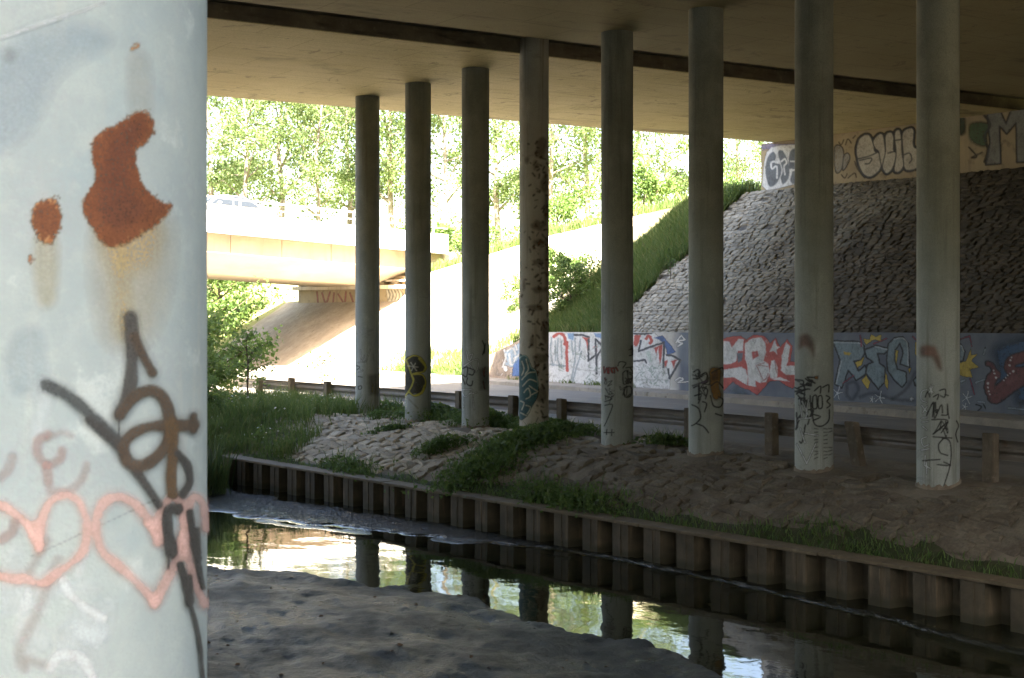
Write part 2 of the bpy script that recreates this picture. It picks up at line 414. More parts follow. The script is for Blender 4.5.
h = t.math('MULTIPLY', t.math('ADD', t.noise(16, 3, 0.6, vec=(1, 0.7, 1)), t.math('MULTIPLY', t.noise(38, 2, 0.5), 0.5)), rf)
n = t.bump(h, 1.0, 0.09, n)
t.set((0.016, 0.018, 0.010), t.ramp(rf, 0.0, 1.0, 0.03, 0.16), n, 0.5)
t.b.inputs['IOR'].default_value = 1.33
M['water'] = t.m

def leaf_mat(name, c1, c2, c3, tr=0.45):
    t = NT(name)
    ri = t.n('ShaderNodeNewGeometry').outputs['Random Per Island']
    c = t.mix(t.ramp(ri, 0.0, 0.7), c1, c2)
    c = t.mix(t.ramp(ri, 0.7, 1.0), c, c3)
    t.set(c, 0.55, None, 0.35)
    tl = t.n('ShaderNodeBsdfTranslucent'); t.l(t.mix(0.35, c, (0.28, 0.38, 0.10)), tl.inputs['Color'])
    mx = t.n('ShaderNodeMixShader'); mx.inputs[0].default_value = tr
    t.l(t.b.outputs[0], mx.inputs[1]); t.l(tl.outputs[0], mx.inputs[2]); t.l(mx.outputs[0], t.out.inputs['Surface'])
    return t.m
M['leaf'] = leaf_mat('tree_leaf', (0.05, 0.085, 0.032), (0.085, 0.13, 0.045), (0.16, 0.20, 0.085))
M['bush_leaf'] = leaf_mat('bush_leaf', (0.05, 0.10, 0.025), (0.085, 0.15, 0.035), (0.13, 0.19, 0.05))
M['grass'] = leaf_mat('grass_blade', (0.055, 0.10, 0.025), (0.09, 0.14, 0.035), (0.19, 0.19, 0.075), 0.35)
M['weed'] = leaf_mat('weed_leaf', (0.04, 0.085, 0.02), (0.065, 0.12, 0.03), (0.10, 0.15, 0.04), 0.35)
M['reed'] = leaf_mat('reed_blade', (0.03, 0.06, 0.02), (0.05, 0.085, 0.03), (0.10, 0.11, 0.04), 0.25)
M['screen_leaf'] = leaf_mat('dark_foliage', (0.016, 0.026, 0.010), (0.024, 0.036, 0.014), (0.035, 0.045, 0.02), 0.08)
M['moss'] = mottled('mossy_soil', (0.035, 0.05, 0.015), (0.055, 0.06, 0.025), (0.07, 0.06, 0.04), scale=3, bump=0.8, bdist=0.03)
M['bark'] = mottled('pale_bark', (0.20, 0.18, 0.14), (0.13, 0.115, 0.09), (0.12, 0.1, 0.08), scale=2, streak=(5, 5, 1), streak_col=(0.1, 0.09, 0.07))
M['dark_bark'] = mottled('dark_bark', (0.12, 0.09, 0.065), (0.08, 0.06, 0.045), scale=4)
M['railing'] = NT('railing_metal').set((0.30, 0.28, 0.25), 0.5, None, 0.5, 0.2)
M['car_paint'] = NT('car_paint').set((0.30, 0.32, 0.34), 0.28, None, 0.5, 0.6)
M['car_glass'] = NT('car_glass').set((0.02, 0.025, 0.03), 0.05, None, 0.6)
M['rubber'] = NT('tyre_rubber').set((0.02, 0.02, 0.02), 0.8)
M['alloy'] = NT('wheel_alloy').set((0.5, 0.5, 0.5), 0.35, None, 0.5, 0.9)
M['lamp_red'] = NT('lamp_red').set((0.35, 0.02, 0.02), 0.2)
M['lamp_clear'] = NT('lamp_clear').set((0.6, 0.6, 0.6), 0.1)
M['white_rail'] = mottled('painted_railing', (0.72, 0.72, 0.7), (0.6, 0.6, 0.57), scale=2, rough=0.5)
# ------------------------------------------------------------------ terrain shape (metres; X across the channel, Y along it, water at z = 0)
ROWX = 16.74; NCOL = 8
SOFFIT = 9.14
ABX = 32.4
def Xp(Y): return 14.85 - (np.asarray(Y, float) - 11.2) * 0.1304          # sheet piling line
PILE_Y0, PILE_Y1 = 4.0, 30.4
def decline(Y): return 0.0155 * np.clip(np.asarray(Y, float) - 21, 0, 45)
def wallX(Y): return 24.8 + (np.asarray(Y, float) - 18.6) * 0.0876
def road_z(X, Y): return 1.30 + 0.25 * np.clip((np.asarray(X, float) - 18.5) / 6.5, 0, 1) - decline(Y)
def wall_top(Y):
    Y = np.asarray(Y, float)
    z = 3.37 - 0.0175 * (Y - 18.6)
    return z - np.clip((Y - 39.0) / 3.6, 0, 1) * 0.85
WALL_END = 42.6
def bank_edge(Y):
    k = sstep(30.2, 33.5, Y)
    return Xp(Y) + 0.06 + k * (9.3 - Xp(Y)), 0.53 * (1 - k) - 0.3 * k
def bank_z(X, Y, rough=True):
    X = np.asarray(X, float); Y = np.asarray(Y, float)
    xe, ze = bank_edge(Y)
    t = np.clip((X - xe) / (17.0 - xe), 0, 1)
    k = sstep(30.2, 33.5, Y)
    t2 = t * (1 - k) + k * np.sqrt(np.clip(t, 1e-6, 1)) * (0.75 + 0.25 * t)
    top = 1.37 - 0.11 * sstep(16.9, 17.8, X) + 0.055 * sstep(18.25, 18.45, X) - decline(Y)
    z = ze + (top - ze) * t2 + np.sin(np.pi * np.clip(t * 1.0, 0, 1)) ** 1.0 * (0.16 + 0.30 * k) * sstep(0, .12, t)
    if rough:
        z = z + (fbm(X * 1.3, Y * 1.3, 4, 3) * 0.07 + fbm(X * 0.4, Y * 0.4, 2, 9) * 0.09) * np.minimum(t * 6, 1) * np.minimum((18.4 - X) * 1.2, 1).clip(0, 1)
    return z
def crest_z(Y): return np.interp(Y, [0, 36, 46.6, 56.5, 58.5, 72, 90], [7.64, 7.64, 6.64, 5.3, 4.1, 4.0, 5.5])
def toe(Y):
    Y = np.asarray(Y, float)
    x = wallX(np.minimum(Y, 48)) + 0.3
    z = np.where(Y < WALL_END, wall_top(Y) - 0.04, road_z(26, Y) + 0.05 + np.clip(1 - (Y - WALL_END) / 2.5, 0, 1) * 0.75)
    return x, z
def slope_pt(u, Y, h=0.0):
    """u = 0 at the toe .. 1 at the crest"""
    u = np.asarray(u, float); Y = np.asarray(Y, float)
    x0, z0 = toe(Y); zt = crest_z(Y)
    dx = ABX - x0; dz = zt - z0; L = np.sqrt(dx * dx + dz * dz)
    sag = fbm(u * 3, Y * 0.35, 3, 21) * 0.10 * np.sin(np.pi * np.clip(u, 0, 1))
    return x0 + dx * u - dz / L * (h + sag), Y + 0 * u, z0 + dz * u + dx / L * (h + sag)

YS_FAR = [(-160, -40, 30), (-40, 0, 5)]
def struct(name, me): return tag(obj(name, me), kind='structure')

# near bank and channel bed (one sheet out to the west horizon)
def mud_edge(Y):
    Y = np.asarray(Y, float)
    e = np.interp(Y, [-50, 8, 13, 16.3, 17.6, 19, 20.2, 21.4, 23, 60], [10.7, 10.7, 10.65, 10.55, 10.2, 9.5, 8.6, 7.2, 6.6, 6.2])
    return e + fbm(Y * 0.9, Y * 0 + 3.3, 3, 5) * 0.35
def bed_z(X, Y):
    X = np.asarray(X, float); Y = np.asarray(Y, float)
    base = np.interp(X, [-400, -40, -16, -9, 1.2, 4.3, 5.5], [7.5, 7.5, 7.0, 2.6, 2.35, 0.25, 0.12])
    e = mud_edge(Y) + fbm(X * 1.1, Y * 1.1, 3, 31) * 0.35 + fbm(X * 3.5, Y * 3.5, 2, 33) * 0.12
    s = sstep(0.0, 0.5, e - X)
    bar = 0.045 + 0.09 * sstep(0.2, 3.0, e - X) - 0.08 * sstep(8.8, 6.4, X + (Y - 14) * .18)
    # low terraces and rivulets
    lump = fbm(X * 1.1, Y * 0.6, 4, 13)
    terr = np.round((lump + 0.5) * 7) / 7 - 0.5
    edge_k = np.exp(-((e - X) / 1.6).clip(0, 9))
    flake = fbm(X * 2.6, Y * 1.3, 3, 29); flake = np.round((flake + .5) * 6) / 6 - .5
    bar = bar + flake * 0.07 * (.25 + edge_k) + (0.5 * terr + 0.5 * lump) * 0.07 + fbm(X * 4, Y * 2.0, 3, 17) * 0.024 + fbm(X * 11, Y * 6, 2, 19) * 0.012
    z = np.where(X < 5.2, np.maximum(base, bar), bar)
    z = z * s + (-0.6) * (1 - s)
    far = sstep(23, 27, Y) * sstep(3, 5, X)
    return z * (1 - far) + far * np.minimum(z, -0.2)
ys = axis((-160, -40, 40), (-40, 4, 4), (4, 9, 0.3), (9, 23, 0.055), (23, 35, 0.4), (35, 120, 5), (120, 700, 60))
xs = axis((-400, -40, 60), (-40, 2, 2.5), (2, 4, 0.25), (4, 11.4, 0.055), (11.4, 15.6, 0.3))
X, Y = np.meshgrid(xs, ys, indexing='ij')
Xc = np.minimum(X, Xp(np.minimum(Y, 40)) + 0.3)
struct('mud_bank', grid_mesh('mud_bank', Xc, Y, bed_z(Xc, Y), M['mud']))

# water with a riffle running along the piling
RIF = np.array([(9.6, 33, 1.3), (10.6, 28.5, 1.3), (11.0, 26.8, 1.05), (11.7, 24.6, 0.95), (12.5, 22.3, 0.72), (13.1, 20.4, 0.42), (13.55, 18.7, 0.25), (13.85, 16.3, 0.17), (13.95, 13.6, 0.17), (13.85, 10.2, 0.14), (13.8, 4, 0.12)])
def water_z(X, Y):
    cx = np.interp(Y, RIF[::-1, 1], RIF[::-1, 0]); hw = np.interp(Y, RIF[::-1, 1], RIF[::-1, 2])
    d = (X - cx) + fbm(X * 1.5, Y * 1.5, 3, 41) * 0.35 * np.minimum(hw * 1.5, 1)
    m = sstep(0, 1, (hw - np.abs(d)) / np.minimum(.22, hw * .6))
    rip = (vnoise(X * 8, Y * 5.0, 4, 4) - 0.5) * 0.026 + (vnoise(X * 17, Y * 11, 5, 2) - 0.5) * 0.026
    lip = np.exp(-((d + hw - 0.12) / 0.10) ** 2) * 0.022 * (0.5 + vnoise(X * 7, Y * 7, 8, 8))
    calm = (vnoise(X * 1.6, Y * 1.1, 1, 1) - 0.5) * 0.004 + (vnoise(X * 5, Y * 4, 2, 1) - 0.5) * 0.0012
    return m * (rip + 0.012) + lip * sstep(0.1, 0.16, hw) + calm, np.clip(m * (0.35 + 1.3 * vnoise(X * 1.4, Y * 0.8, 7, 3)) + 0.5 * sstep(.5, .0, np.abs(d) - hw) * sstep(.6, .75, vnoise(X * 2.2, Y * 1.2, 9, 3)), 0, 1)
xs = axis((1.0, 9, 1.0), (9, 15.4, 0.042)); ys = axis((-160, -40, 40), (-40, 6, 4), (6, 9, 0.25), (9, 31, 0.048), (31, 36, 0.3), (36, 120, 5), (120, 700, 60))
X, Y = np.meshgrid(xs, ys, indexing='ij')
Zw, Rf = water_z(X, Y)
me = grid_mesh('water', X, Y, Zw, M['water'])
me.attributes.new('riffle', 'FLOAT', 'POINT').data.foreach_set('value', Rf.ravel().astype(np.float32))
struct('water', me)

# far bank between piling and guard rail
ts = np.linspace(0, 1, 90)
ys = axis((-160, -40, 40), (-40, 8, 4), (8, 12, 0.2), (12, 36, 0.09), (36, 60, 0.4), (60, 120, 5), (120, 700, 60))
T, Y = np.meshgrid(ts, ys, indexing='ij')
xe, ze = bank_edge(Y)
X = xe + (18.75 - xe) * T
iy = int(np.searchsorted(ys, 37.6)) + 1
bank = struct('bank', grid_mesh('bank', X[:, :iy], Y[:, :iy], bank_z(X[:, :iy], Y[:, :iy]) - .03 * sstep(17.4, 17.0, X[:, :iy]) * sstep(33, 32, Y[:, :iy]), M['bank_dirt']))
struct('bounce_bank', grid_mesh('bounce_bank', X[:, iy - 1:], Y[:, iy - 1:], bank_z(X[:, iy - 1:], Y[:, iy - 1:]), M['pale_slope']))  # hidden stretch of bank, made pale to bounce sunlight onto the soffit

# road, kerb and footway
xs = np.linspace(18.45, 1, 2); ys = axis((-160, -40, 40), (-40, 60, 2), (60, 120, 10), (120, 700, 60))
T, Y = np.meshgrid(np.linspace(0, 1, 8), ys, indexing='ij')
Xe = wallX(np.clip(Y, -10, 48)) + 0.02
X = 18.45 + (Xe - 18.45) * T
iy = int(np.searchsorted(ys, 11.9))
struct('road', grid_mesh('road', X[:, iy:], Y[:, iy:], road_z(X[:, iy:], Y[:, iy:]), M['asphalt']))
struct('road_upstream', grid_mesh('road_upstream', X[:, :iy + 1], Y[:, :iy + 1], road_z(X[:, :iy + 1], Y[:, :iy + 1]), M['dark_asphalt']))
ys = axis((-40, 75, 1.5))
mb = MB()
Yk = ys; xk = wallX(np.clip(Yk, -10, 48)); zk = road_z(xk, Yk)
vs = []
for x, y, z in zip(xk, Yk, zk):
    vs += [(x - 0.95, y, z - 0.1), (x - 0.93, y, z + 0.115), (x - 0.80, y, z + 0.13), (x + 0.01, y, z + 0.145)]
fs = [(i * 4 + k, i * 4 + k + 1, i * 4 + k + 5, i * 4 + k + 4) for i in range(len(ys) - 1) for k in range(3)]
mb.add(vs, fs); struct('footway', mb.mesh('footway', M['kerb']))

# embankment under stones, pale sunlit embankment beyond, ground to the horizon
def slope_sheet(name, y0, y1, step, mat, h, u0=0.0):
    ys = axis((y0, y1, step)); us = np.linspace(u0, 1, 40)
    U, Y = np.meshgrid(us, ys, indexing='ij')
    x, y, z = slope_pt(U, Y, h)
    return struct(name, grid_mesh(name, x, y, z, mat))
slope = slope_sheet('paved_slope', -6, 36.2, 0.4, M['joint_dirt'], -0.05)
slope_sheet('grassy_slope', 36.2, 40.6, 0.2, M['soil'], -0.03)
slope_sheet('embankment', 40.6, 58.2, 0.25, M['pale_slope'], -0.03)
slope_sheet('underpass_slope', 58.2, 71.5, 0.25, M['underpass'], -0.03)
slope_sheet('embankment_beyond', 71.5, 120, 2, M['field'], -0.03)
T, Y = np.meshgrid(np.array([0, .03, .08, .2, .5, 1.0]), axis((-160, -40, 40), (-40, 120, 2), (120, 700, 60)), indexing='ij')
X = ABX + T * 700
Z = crest_z(Y) * (1 - sstep(0, .05, T)) + 7.2 * sstep(0, .05, T) - 0.03 + (np.sin(X * 0.21) * np.cos(Y * 0.17)) * 0.15 * sstep(0.02, 0.1, T)
struct('ground', grid_mesh('ground', X, Y, Z, M['field']))

# ------------------------------------------------------------------ stones laid on the slope and the bank
def lay_stones(pt, u0, u1, v0, v1, rowh, ln, gap, hgt, uscale, seed, keep=None, tilt=.06):
    """rows of irregular flat stones; pt(u, v, h) -> xyz arrays. returns [(centre, verts, faces)]"""
    R = random.Random(seed); out = []
    def warp(u, v):
        return (u + fbm(u * 1.0, v * 1.0, 2, seed) * 0.16, v + fbm(u * 1.0 + 50, v * 1.0, 2, seed + 4) * 0.18)
    u = u0
    while u < u1:
        ru = R.uniform(*rowh); v = v0 - R.uniform(0, ln[1])
        while v < v1:
            lv = R.uniform(*ln)
            c = [(u, v), (u, v + lv * R.uniform(.35, .65)), (u, v + lv), (u + ru * R.uniform(.35, .65), v + lv), (u + ru, v + lv), (u + ru, v + lv * R.uniform(.35, .65)), (u + ru, v), (u + ru * R.uniform(.35, .65), v)]
            p = np.array([warp(np.float64(a), np.float64(b)) for a, b in c])
            p += np.array([(R.uniform(-.03, .03), R.uniform(-.04, .04)) for _ in c])
            cen = p.mean(0)
            if keep is None or keep(cen[0], cen[1], R):
                d = p - cen; r = np.linalg.norm(d, axis=1, keepdims=True)
                outer = cen + d * np.clip(1 - gap / r, .2, 1)
                # pull corners in a little so outlines are rounded
                for k in (0, 2, 4, 6): outer[k] = cen + (outer[k] - cen) * R.uniform(.82, .98)
                inner = cen + (outer - cen) * R.uniform(.74, .86)
                h = R.uniform(*hgt); ta, tb = R.uniform(-tilt, tilt), R.uniform(-tilt, tilt)
                def P(q, hh):
                    dd = q - cen
                    return np.stack(pt(q[:, 0] / uscale, q[:, 1], hh + dd[:, 0] * ta + dd[:, 1] * tb), -1)
                V = np.concatenate([P(outer, -0.09), P(outer, h - 0.025), P(inner, h + np.array([R.uniform(-.01, .01) for _ in range(8)]))])
                F = [tuple(16 + k for k in range(8))]
                for k in range(8):
                    n = (k + 1) % 8
                    F += [(k, n, 8 + n, 8 + k), (8 + k, 8 + n, 16 + n, 16 + k)]
                out.append((V.mean(0), V, F))
            v += lv
        u += ru
    return out
def stone_objects(stones, parent, mat, nmax):
    def score(s):
        c = s[0]; px, py = proj(*c); d = c[0] * SN + c[1] * CS
        vis = -20 < px < 1044 and -20 < py < 700
        return (0 if vis else 1, d)
    stones.sort(key=score)
    for c, V, F in stones[:nmax]:
        me = bpy.data.meshes.new('stone'); me.from_pydata((V - c).tolist(), [], F)
        bm = bmesh.new(); bm.from_mesh(me); bmesh.ops.recalc_face_normals(bm, faces=bm.faces); bm.to_mesh(me); bm.free()
        me.materials.append(mat)
        obj('stone', me, parent, tuple(c))
    mb = MB()
    for c, V, F in stones[nmax:]: mb.add(V.tolist(), F)
    tag(mb.build('stone_paving', mat, parent), kind='stuff')
SL = 8.1
st = lay_stones(lambda u, v, h: slope_pt(u, v, h), 0.02, SL - 0.05, 13.0, 35.6, (0.13, 0.25), (0.17, 0.42), 0.006, (-0.003, 0.008), SL, 5, tilt=.035,
                keep=lambda u, v, R: v < 35.3 + R.uniform(-.25, .25) and R.random() > 0.015)
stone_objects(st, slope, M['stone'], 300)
BW = 1.0
def bank_pt(u, v, h):
    xe, _ = bank_edge(v); x = 16.9 - u
    return x, v, bank_z(x, v) + h
def bank_keep(u, v, R):
    x = 16.9 - u; xe, _ = bank_edge(v)
    if x < xe + 0.35 or v > 32.6: return False
    if R.random() > sstep(262, 312, proj(x, v, 0.95)[0]): return False
    if abs(x - ROWX) < 0.62 and any(abs(v - y) < 0.55 for y in COLY): return False
    bare = fbm(np.float64(x * 0.5), np.float64(v * 0.35), 3, 77)
    return R.random() < 0.80 + 0.5 * bare + 0.3 * sstep(20, 25, v)
COLY = [32.08 - 2.563 * i for i in range(NCOL)]
COLY[3] = 24.65; COLY[6] -= .06
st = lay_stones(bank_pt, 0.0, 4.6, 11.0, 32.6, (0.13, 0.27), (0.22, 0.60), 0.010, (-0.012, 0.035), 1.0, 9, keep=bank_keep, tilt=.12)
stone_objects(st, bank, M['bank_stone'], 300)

# ------------------------------------------------------------------ the bridge deck overhead
YN, YF = -3.0, 34.1
G0, G1 = 23.15, 24.75
DX0, DX1 = -20.0, 36.0
bridge = empty('overpass', (ABX, 0, SOFFIT))
tag(bridge, 'wide tan concrete bridge deck overhead with a dark recessed joint between its two halves', 'bridge')
def bparent(o): o.parent = bridge; o.matrix_parent_inverse = bridge.matrix_world.inverted(); return o
bpy.context.view_layer.update()
IB = bridge.matrix_world.inverted()
def bpart(mb, name, mat, **k):
    o = mb.build(name, mat, bridge, **k); o.matrix_parent_inverse = IB; return o
bpart(MB().box((DX0, YN, SOFFIT), (DX1, G0, SOFFIT + 1.1)), 'deck_slab', M['soffit_dim'], bevel=0.03)
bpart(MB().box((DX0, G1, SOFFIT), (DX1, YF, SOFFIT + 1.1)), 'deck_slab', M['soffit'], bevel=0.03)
bpart(MB().box((DX0, G0 + .003, SOFFIT + 0.30), (DX1, G1 - .003, SOFFIT + 1.0)), 'joint_infill', M['soffit_dark'])
bpart(MB().box((DX0, G1 - 0.012, SOFFIT + 0.012), (DX1, G1 - 0.002, SOFFIT + 0.298)), 'stained_edge', M['soffit_dark'])
for y in (YN, YF - 0.3):
    bpart(MB().box((DX0, y, SOFFIT + 1.1), (DX1, y + 0.3, SOFFIT + 4.6)), 'parapet', M['pale_concrete'], bevel=0.02)  # out-of-view parapets, made extra tall to lengthen the deck's shadow
abut = empty('abutment', (ABX, 20, 7.6))
tag(abut, 'tan concrete abutment with bubble-letter graffiti at the top of the stone slope', 'abutment')
bpy.context.view_layer.update(); IA = abut.matrix_world.inverted()
o = MB().box((ABX, -4, 6.9), (ABX + 1.2, 34.6, SOFFIT - 0.004)).build('wall', M['abutment'], abut, bevel=0.02); o.matrix_parent_inverse = IA

# ------------------------------------------------------------------ columns
col_names = ['pale column with faint white scribbles, standing in grass', 'pale column with a yellow outlined black letter B',
 'pale column with white star tag above leafy weeds', 'bare tan column streaked with rust and a teal painted tag',
 'pale column with a red tag and a black numeral seven', 'pale column with black scribbles over an orange stain',
 'pale column with a black face scribble and white strokes near its foot', 'pale column with a white vertical word and black scrawl, nearest the bare bank']
COLUMNS = []
NSEG = 48; CR = 0.305
def column(x, y, z0, z1, r, mat, label, group):
    e = empty('column', (x, y, z0)); tag(e, label, 'column', group)
    zs = [0, 0.02, 0.4, (z1 - z0) * .35, (z1 - z0) * .7, z1 - z0]
    V = [(r * math.cos(2 * math.pi * k / NSEG), r * math.sin(2 * math.pi * k / NSEG), z) for z in zs for k in range(NSEG)]
    F = [(i * NSEG + k, i * NSEG + (k + 1) % NSEG, (i + 1) * NSEG + (k + 1) % NSEG, (i + 1) * NSEG + k) for i in range(len(zs) - 1) for k in range(NSEG)]
    s = obj('shaft', np_mesh('shaft', np.array(V), np.array(F), mat, True), e)
    return e
for i, y in enumerate(COLY):
    zb = float(bank_z(np.float64(ROWX), np.float64(y)))
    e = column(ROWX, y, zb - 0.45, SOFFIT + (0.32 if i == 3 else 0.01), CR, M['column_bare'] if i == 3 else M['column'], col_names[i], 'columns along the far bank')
    # ragged concrete collar at the foot follows the bank
    mb = MB(); vs = []
    for k in range(NSEG):
        a = 2 * math.pi * k / NSEG
        rr = CR + 0.006 + 0.014 * RNG.random()
        gx, gy = ROWX + rr * math.cos(a), y + rr * math.sin(a)
        g = float(bank_z(np.float64(gx), np.float64(gy))) - (zb - 0.45)
        top = g + 0.0 + 0.045 * RNG.random() ** 2
        vs += [((rr + .02) * math.cos(a), (rr + .02) * math.sin(a), g - 0.25), (rr * math.cos(a), rr * math.sin(a), top), ((CR - .01) * math.cos(a), (CR - .01) * math.sin(a), top + 0.01)]
    fs = []
    for k in range(NSEG):
        n = (k + 1) % NSEG
        fs += [(k * 3, n * 3, n * 3 + 1, k * 3 + 1), (k * 3 + 1, n * 3 + 1, n * 3 + 2, k * 3 + 2)]
    mb.add(vs, fs); mb.build('base_collar', M['collar'], e, smooth=True)
    COLUMNS.append(e)
NCX, NCY, NCRAD = 0.557, 2.252, 0.30
e = empty('column', (NCX, NCY, 1.9)); tag(e, 'close pale blue-white column with rust patches, pink hearts and a dark tag', 'column')
NZ = [0, .3, .9, 1.5, 2.1, 2.7, 3.3, 4.2, SOFFIT + .01 - 1.9]; NS = 128
V = [(NCRAD * math.cos(2 * math.pi * k / NS), NCRAD * math.sin(2 * math.pi * k / NS), z) for z in NZ for k in range(NS)]
F = [(i * NS + k, i * NS + (k + 1) % NS, (i + 1) * NS + (k + 1) % NS, (i + 1) * NS + k) for i in range(len(NZ) - 1) for k in range(NS)]
obj('shaft', np_mesh('shaft', np.array(V), np.array(F), M['near_column'], True), e)
NEAR = e

# ------------------------------------------------------------------ sheet piling along the far bank
piling = empty('sheet_piling', (float(Xp(18.0)), 18, 0)); tag(piling, 'rusty sheet piling with a brown cap rail edging the far side of the channel', 'retaining wall')
bpy.context.view_layer.update(); IP = piling.matrix_world.inverted()
ang = math.atan2(-0.1304, 1.0)     # direction of the line in plan: (dx, dy) = (-0.1304, 1)
n_ = math.hypot(0.1304, 1); DV = Vector((-0.1304 / n_, 1 / n_, 0)); NV = Vector((-1 / n_, -0.1304 / n_, 0))   # along, towards the water
P0 = Vector((float(Xp(PILE_Y0)), PILE_Y0, 0)); LEN = (PILE_Y1 - PILE_Y0) * n_
PITCH = 0.685
# U-section pile outline: back web, flare, front pan, flare (plan, along / out)
prof = [(0.0, -0.08), (0.10, -0.08), (0.16, 0.20), (0.50, 0.20), (0.56, -0.08), (0.685, -0.08)]
mb = MB()
outl = prof + [(p[0], p[1] - 0.03) for p in prof[::-1]]
n = len(outl)
mb.add([tuple(DV * a + NV * b + Vector((0, 0, -0.55))) for a, b in outl] + [tuple(DV * a + NV * b + Vector((0, 0, 0.53))) for a, b in outl],
       [tuple(range(n, 2 * n))] + [(i, (i + 1) % n, n + (i + 1) % n, n + i) for i in range(n)])
pile_me = mb.mesh('pile', M['pile'])
# seam bar on each pan
mb = MB(); q = [(0.31, 0.20), (0.345, 0.20), (0.345, 0.215), (0.31, 0.215)]
mb.add([tuple(DV * a + NV * b + Vector((0, 0, -0.3))) for a, b in q] + [tuple(DV * a + NV * b + Vector((0, 0, 0.52))) for a, b in q],
       [(4, 5, 6, 7), (0, 1, 5, 4), (1, 2, 6, 5), (2, 3, 7, 6), (3, 0, 4, 7)])
seam_me = mb.mesh('seam', M['pile'])
k = 0; s_ = 0.0
while s_ < LEN - 0.3:
    p = P0 + DV * s_
    o = obj('pile', pile_me, piling); o.location = p + Vector((0, 0, RNG.uniform(-.012, .008))); o.matrix_parent_inverse = IP
    w = obj('seam', seam_me, o)
    s_ += PITCH
CAPL = 3.4; s_ = 0.0
while s_ < LEN:
    a = P0 + DV * s_; b = P0 + DV * min(s_ + CAPL - 0.012, LEN)
    dz = RNG.uniform(-.006, .006); mb = MB()
    def q(p, out, z): return tuple(p + NV * out + Vector((0, 0, z + dz)))
    mb.hexa([q(a, -.16, .538), q(b, -.16, .538), q(b, .25, .538), q(a, .25, .538), q(a, -.16, .582), q(b, -.16, .582), q(b, .25, .582), q(a, .25, .582)])
    o = mb.build('cap_rail', M['cap_steel'], piling, bevel=0.01); o.matrix_parent_inverse = IP
    s_ += CAPL

# ------------------------------------------------------------------ guard rail
GX = 18.12
guard = empty('guardrail', (GX, 25, 1.2)); tag(guard, 'weathered roadside guardrail with timber posts running behind the columns', 'guardrail')
bpy.context.view_layer.update(); IG = guard.matrix_world.inverted()
def gz(y): return 1.25 - float(decline(y))
GY = [9.6, 11.9, 14.3, 16.9, 19.06, 21.3, 23.5, 25.6, 27.55, 29.9, 32.3, 34.8, 37.2, 39.6, 42.0, 44.4, 46.8, 49.2, 51.6]
for i, y in enumerate(GY):
    lean = RNG.uniform(-.03, .03); h = 0.74 + RNG.uniform(-.03, .05)
    if abs(y - 16.9) < .01: lean = 0.24
    z = gz(y); w, d = 0.095 + RNG.uniform(0, .015), 0.08
    mb = MB(); top = h
    mb.hexa([(GX - d, y - w, z - .3), (GX + d, y - w, z - .3), (GX + d, y + w, z - .3), (GX - d, y + w, z - .3),
             (GX - d, y - w + lean, z + top), (GX + d, y - w + lean, z + top - .02), (GX + d, y + w + lean, z + top - .03), (GX - d, y + w + lean, z + top - .01)])
    o = mb.build('post', M['timber'], guard, bevel=0.012); o.matrix_parent_inverse = IG
# W-beam on the road side of the posts
wb = [(0.0, -.155), (.025, -.15), (.075, -.095), (.08, -.065), (.03, -.015), (.03, .015), (.08, .065), (.075, .095), (.025, .15), (0.0, .155)]
wb = wb + [(x - .006, z) for x, z in wb[::-1]]
segs = np.arange(8.0, 53.0, 4.0)
for j, y0 in enumerate(segs):
    y1 = y0 + 4.0 + 0.12; n = len(wb); off = 0.004 * (j % 2)
    mb = MB(); x0 = GX + 0.085 + off
    mb.add([(x0 + x, y0, gz(y0) + .50 + z) for x, z in wb] + [(x0 + x, y1, gz(y1) + .50 + z) for x, z in wb],
           [tuple(range(n))[::-1], tuple(range(n, 2 * n))] + [(i, (i + 1) % n, n + (i + 1) % n, n + i) for i in range(n)])
    o = mb.build('rail', M['rail_steel'], guard); o.matrix_parent_inverse = IG

# ------------------------------------------------------------------ graffiti retaining wall beside the road
gwall = empty('graffiti_wall', (float(wallX(25)), 25, 1.4)); tag(gwall, 'low painted retaining wall covered in graffiti along the road', 'wall')
bpy.context.view_layer.update(); IW = gwall.matrix_world.inverted()
ys = axis((-6, 39, 1.5), (39, WALL_END, 0.4)); mb = MB(); vs = []
for y in ys:
    x = float(wallX(y)); zt = float(wall_top(y)) + RNG.uniform(-.012, .012); z0 = float(road_z(x, y)) - .1
    vs += [(x, y, z0), (x, y, zt), (x + .34, y, zt), (x + .34, y, z0)]
fs = [(0, 1, 2, 3), tuple(len(vs) - 4 + k for k in (3, 2, 1, 0))]
for i in range(len(ys) - 1):
    for k in range(4):
        fs.append((i * 4 + k, i * 4 + (k + 1) % 4, i * 4 + 4 + (k + 1) % 4, i * 4 + 4 + k))
o = mb.add(vs, fs).build('wall_body', M['wall'], gwall); o.matrix_parent_inverse = IW

# ------------------------------------------------------------------ far road bridge with its own abutment
FB = 58.0; FW = 11.5
fbridge = empty('road_bridge', (30, FB, 5)); tag(fbridge, 'sunlit concrete road bridge with a white parapet beyond the columns', 'bridge')
bpy.context.view_layer.update(); IF = fbridge.matrix_world.inverted()
def fz(X): return 4.0 - 0.062 * (X - 22.6)        # grade falling to the right
def fpart(mb, name, mat, **k):
    o = mb.build(name, mat, fbridge, **k); o.matrix_parent_inverse = IF; return o
FX0, FX1 = -12.0, 34.2
def fbar(x0, x1, prof, name, mat, **k):
    """prof: list of (y offset from FB, z above grade line)"""
    mb = MB(); n = len(prof)
    mb.add([(x0, FB + a, fz(x0) + b) for a, b in prof] + [(x1, FB + a, fz(x1) + b) for a, b in prof],
           [tuple(range(n))[::-1], tuple(range(n, 2 * n))] + [(i, (i + 1) % n, n + (i + 1) % n, n + i) for i in range(n)])
    return fpart(mb, name, mat, **k)
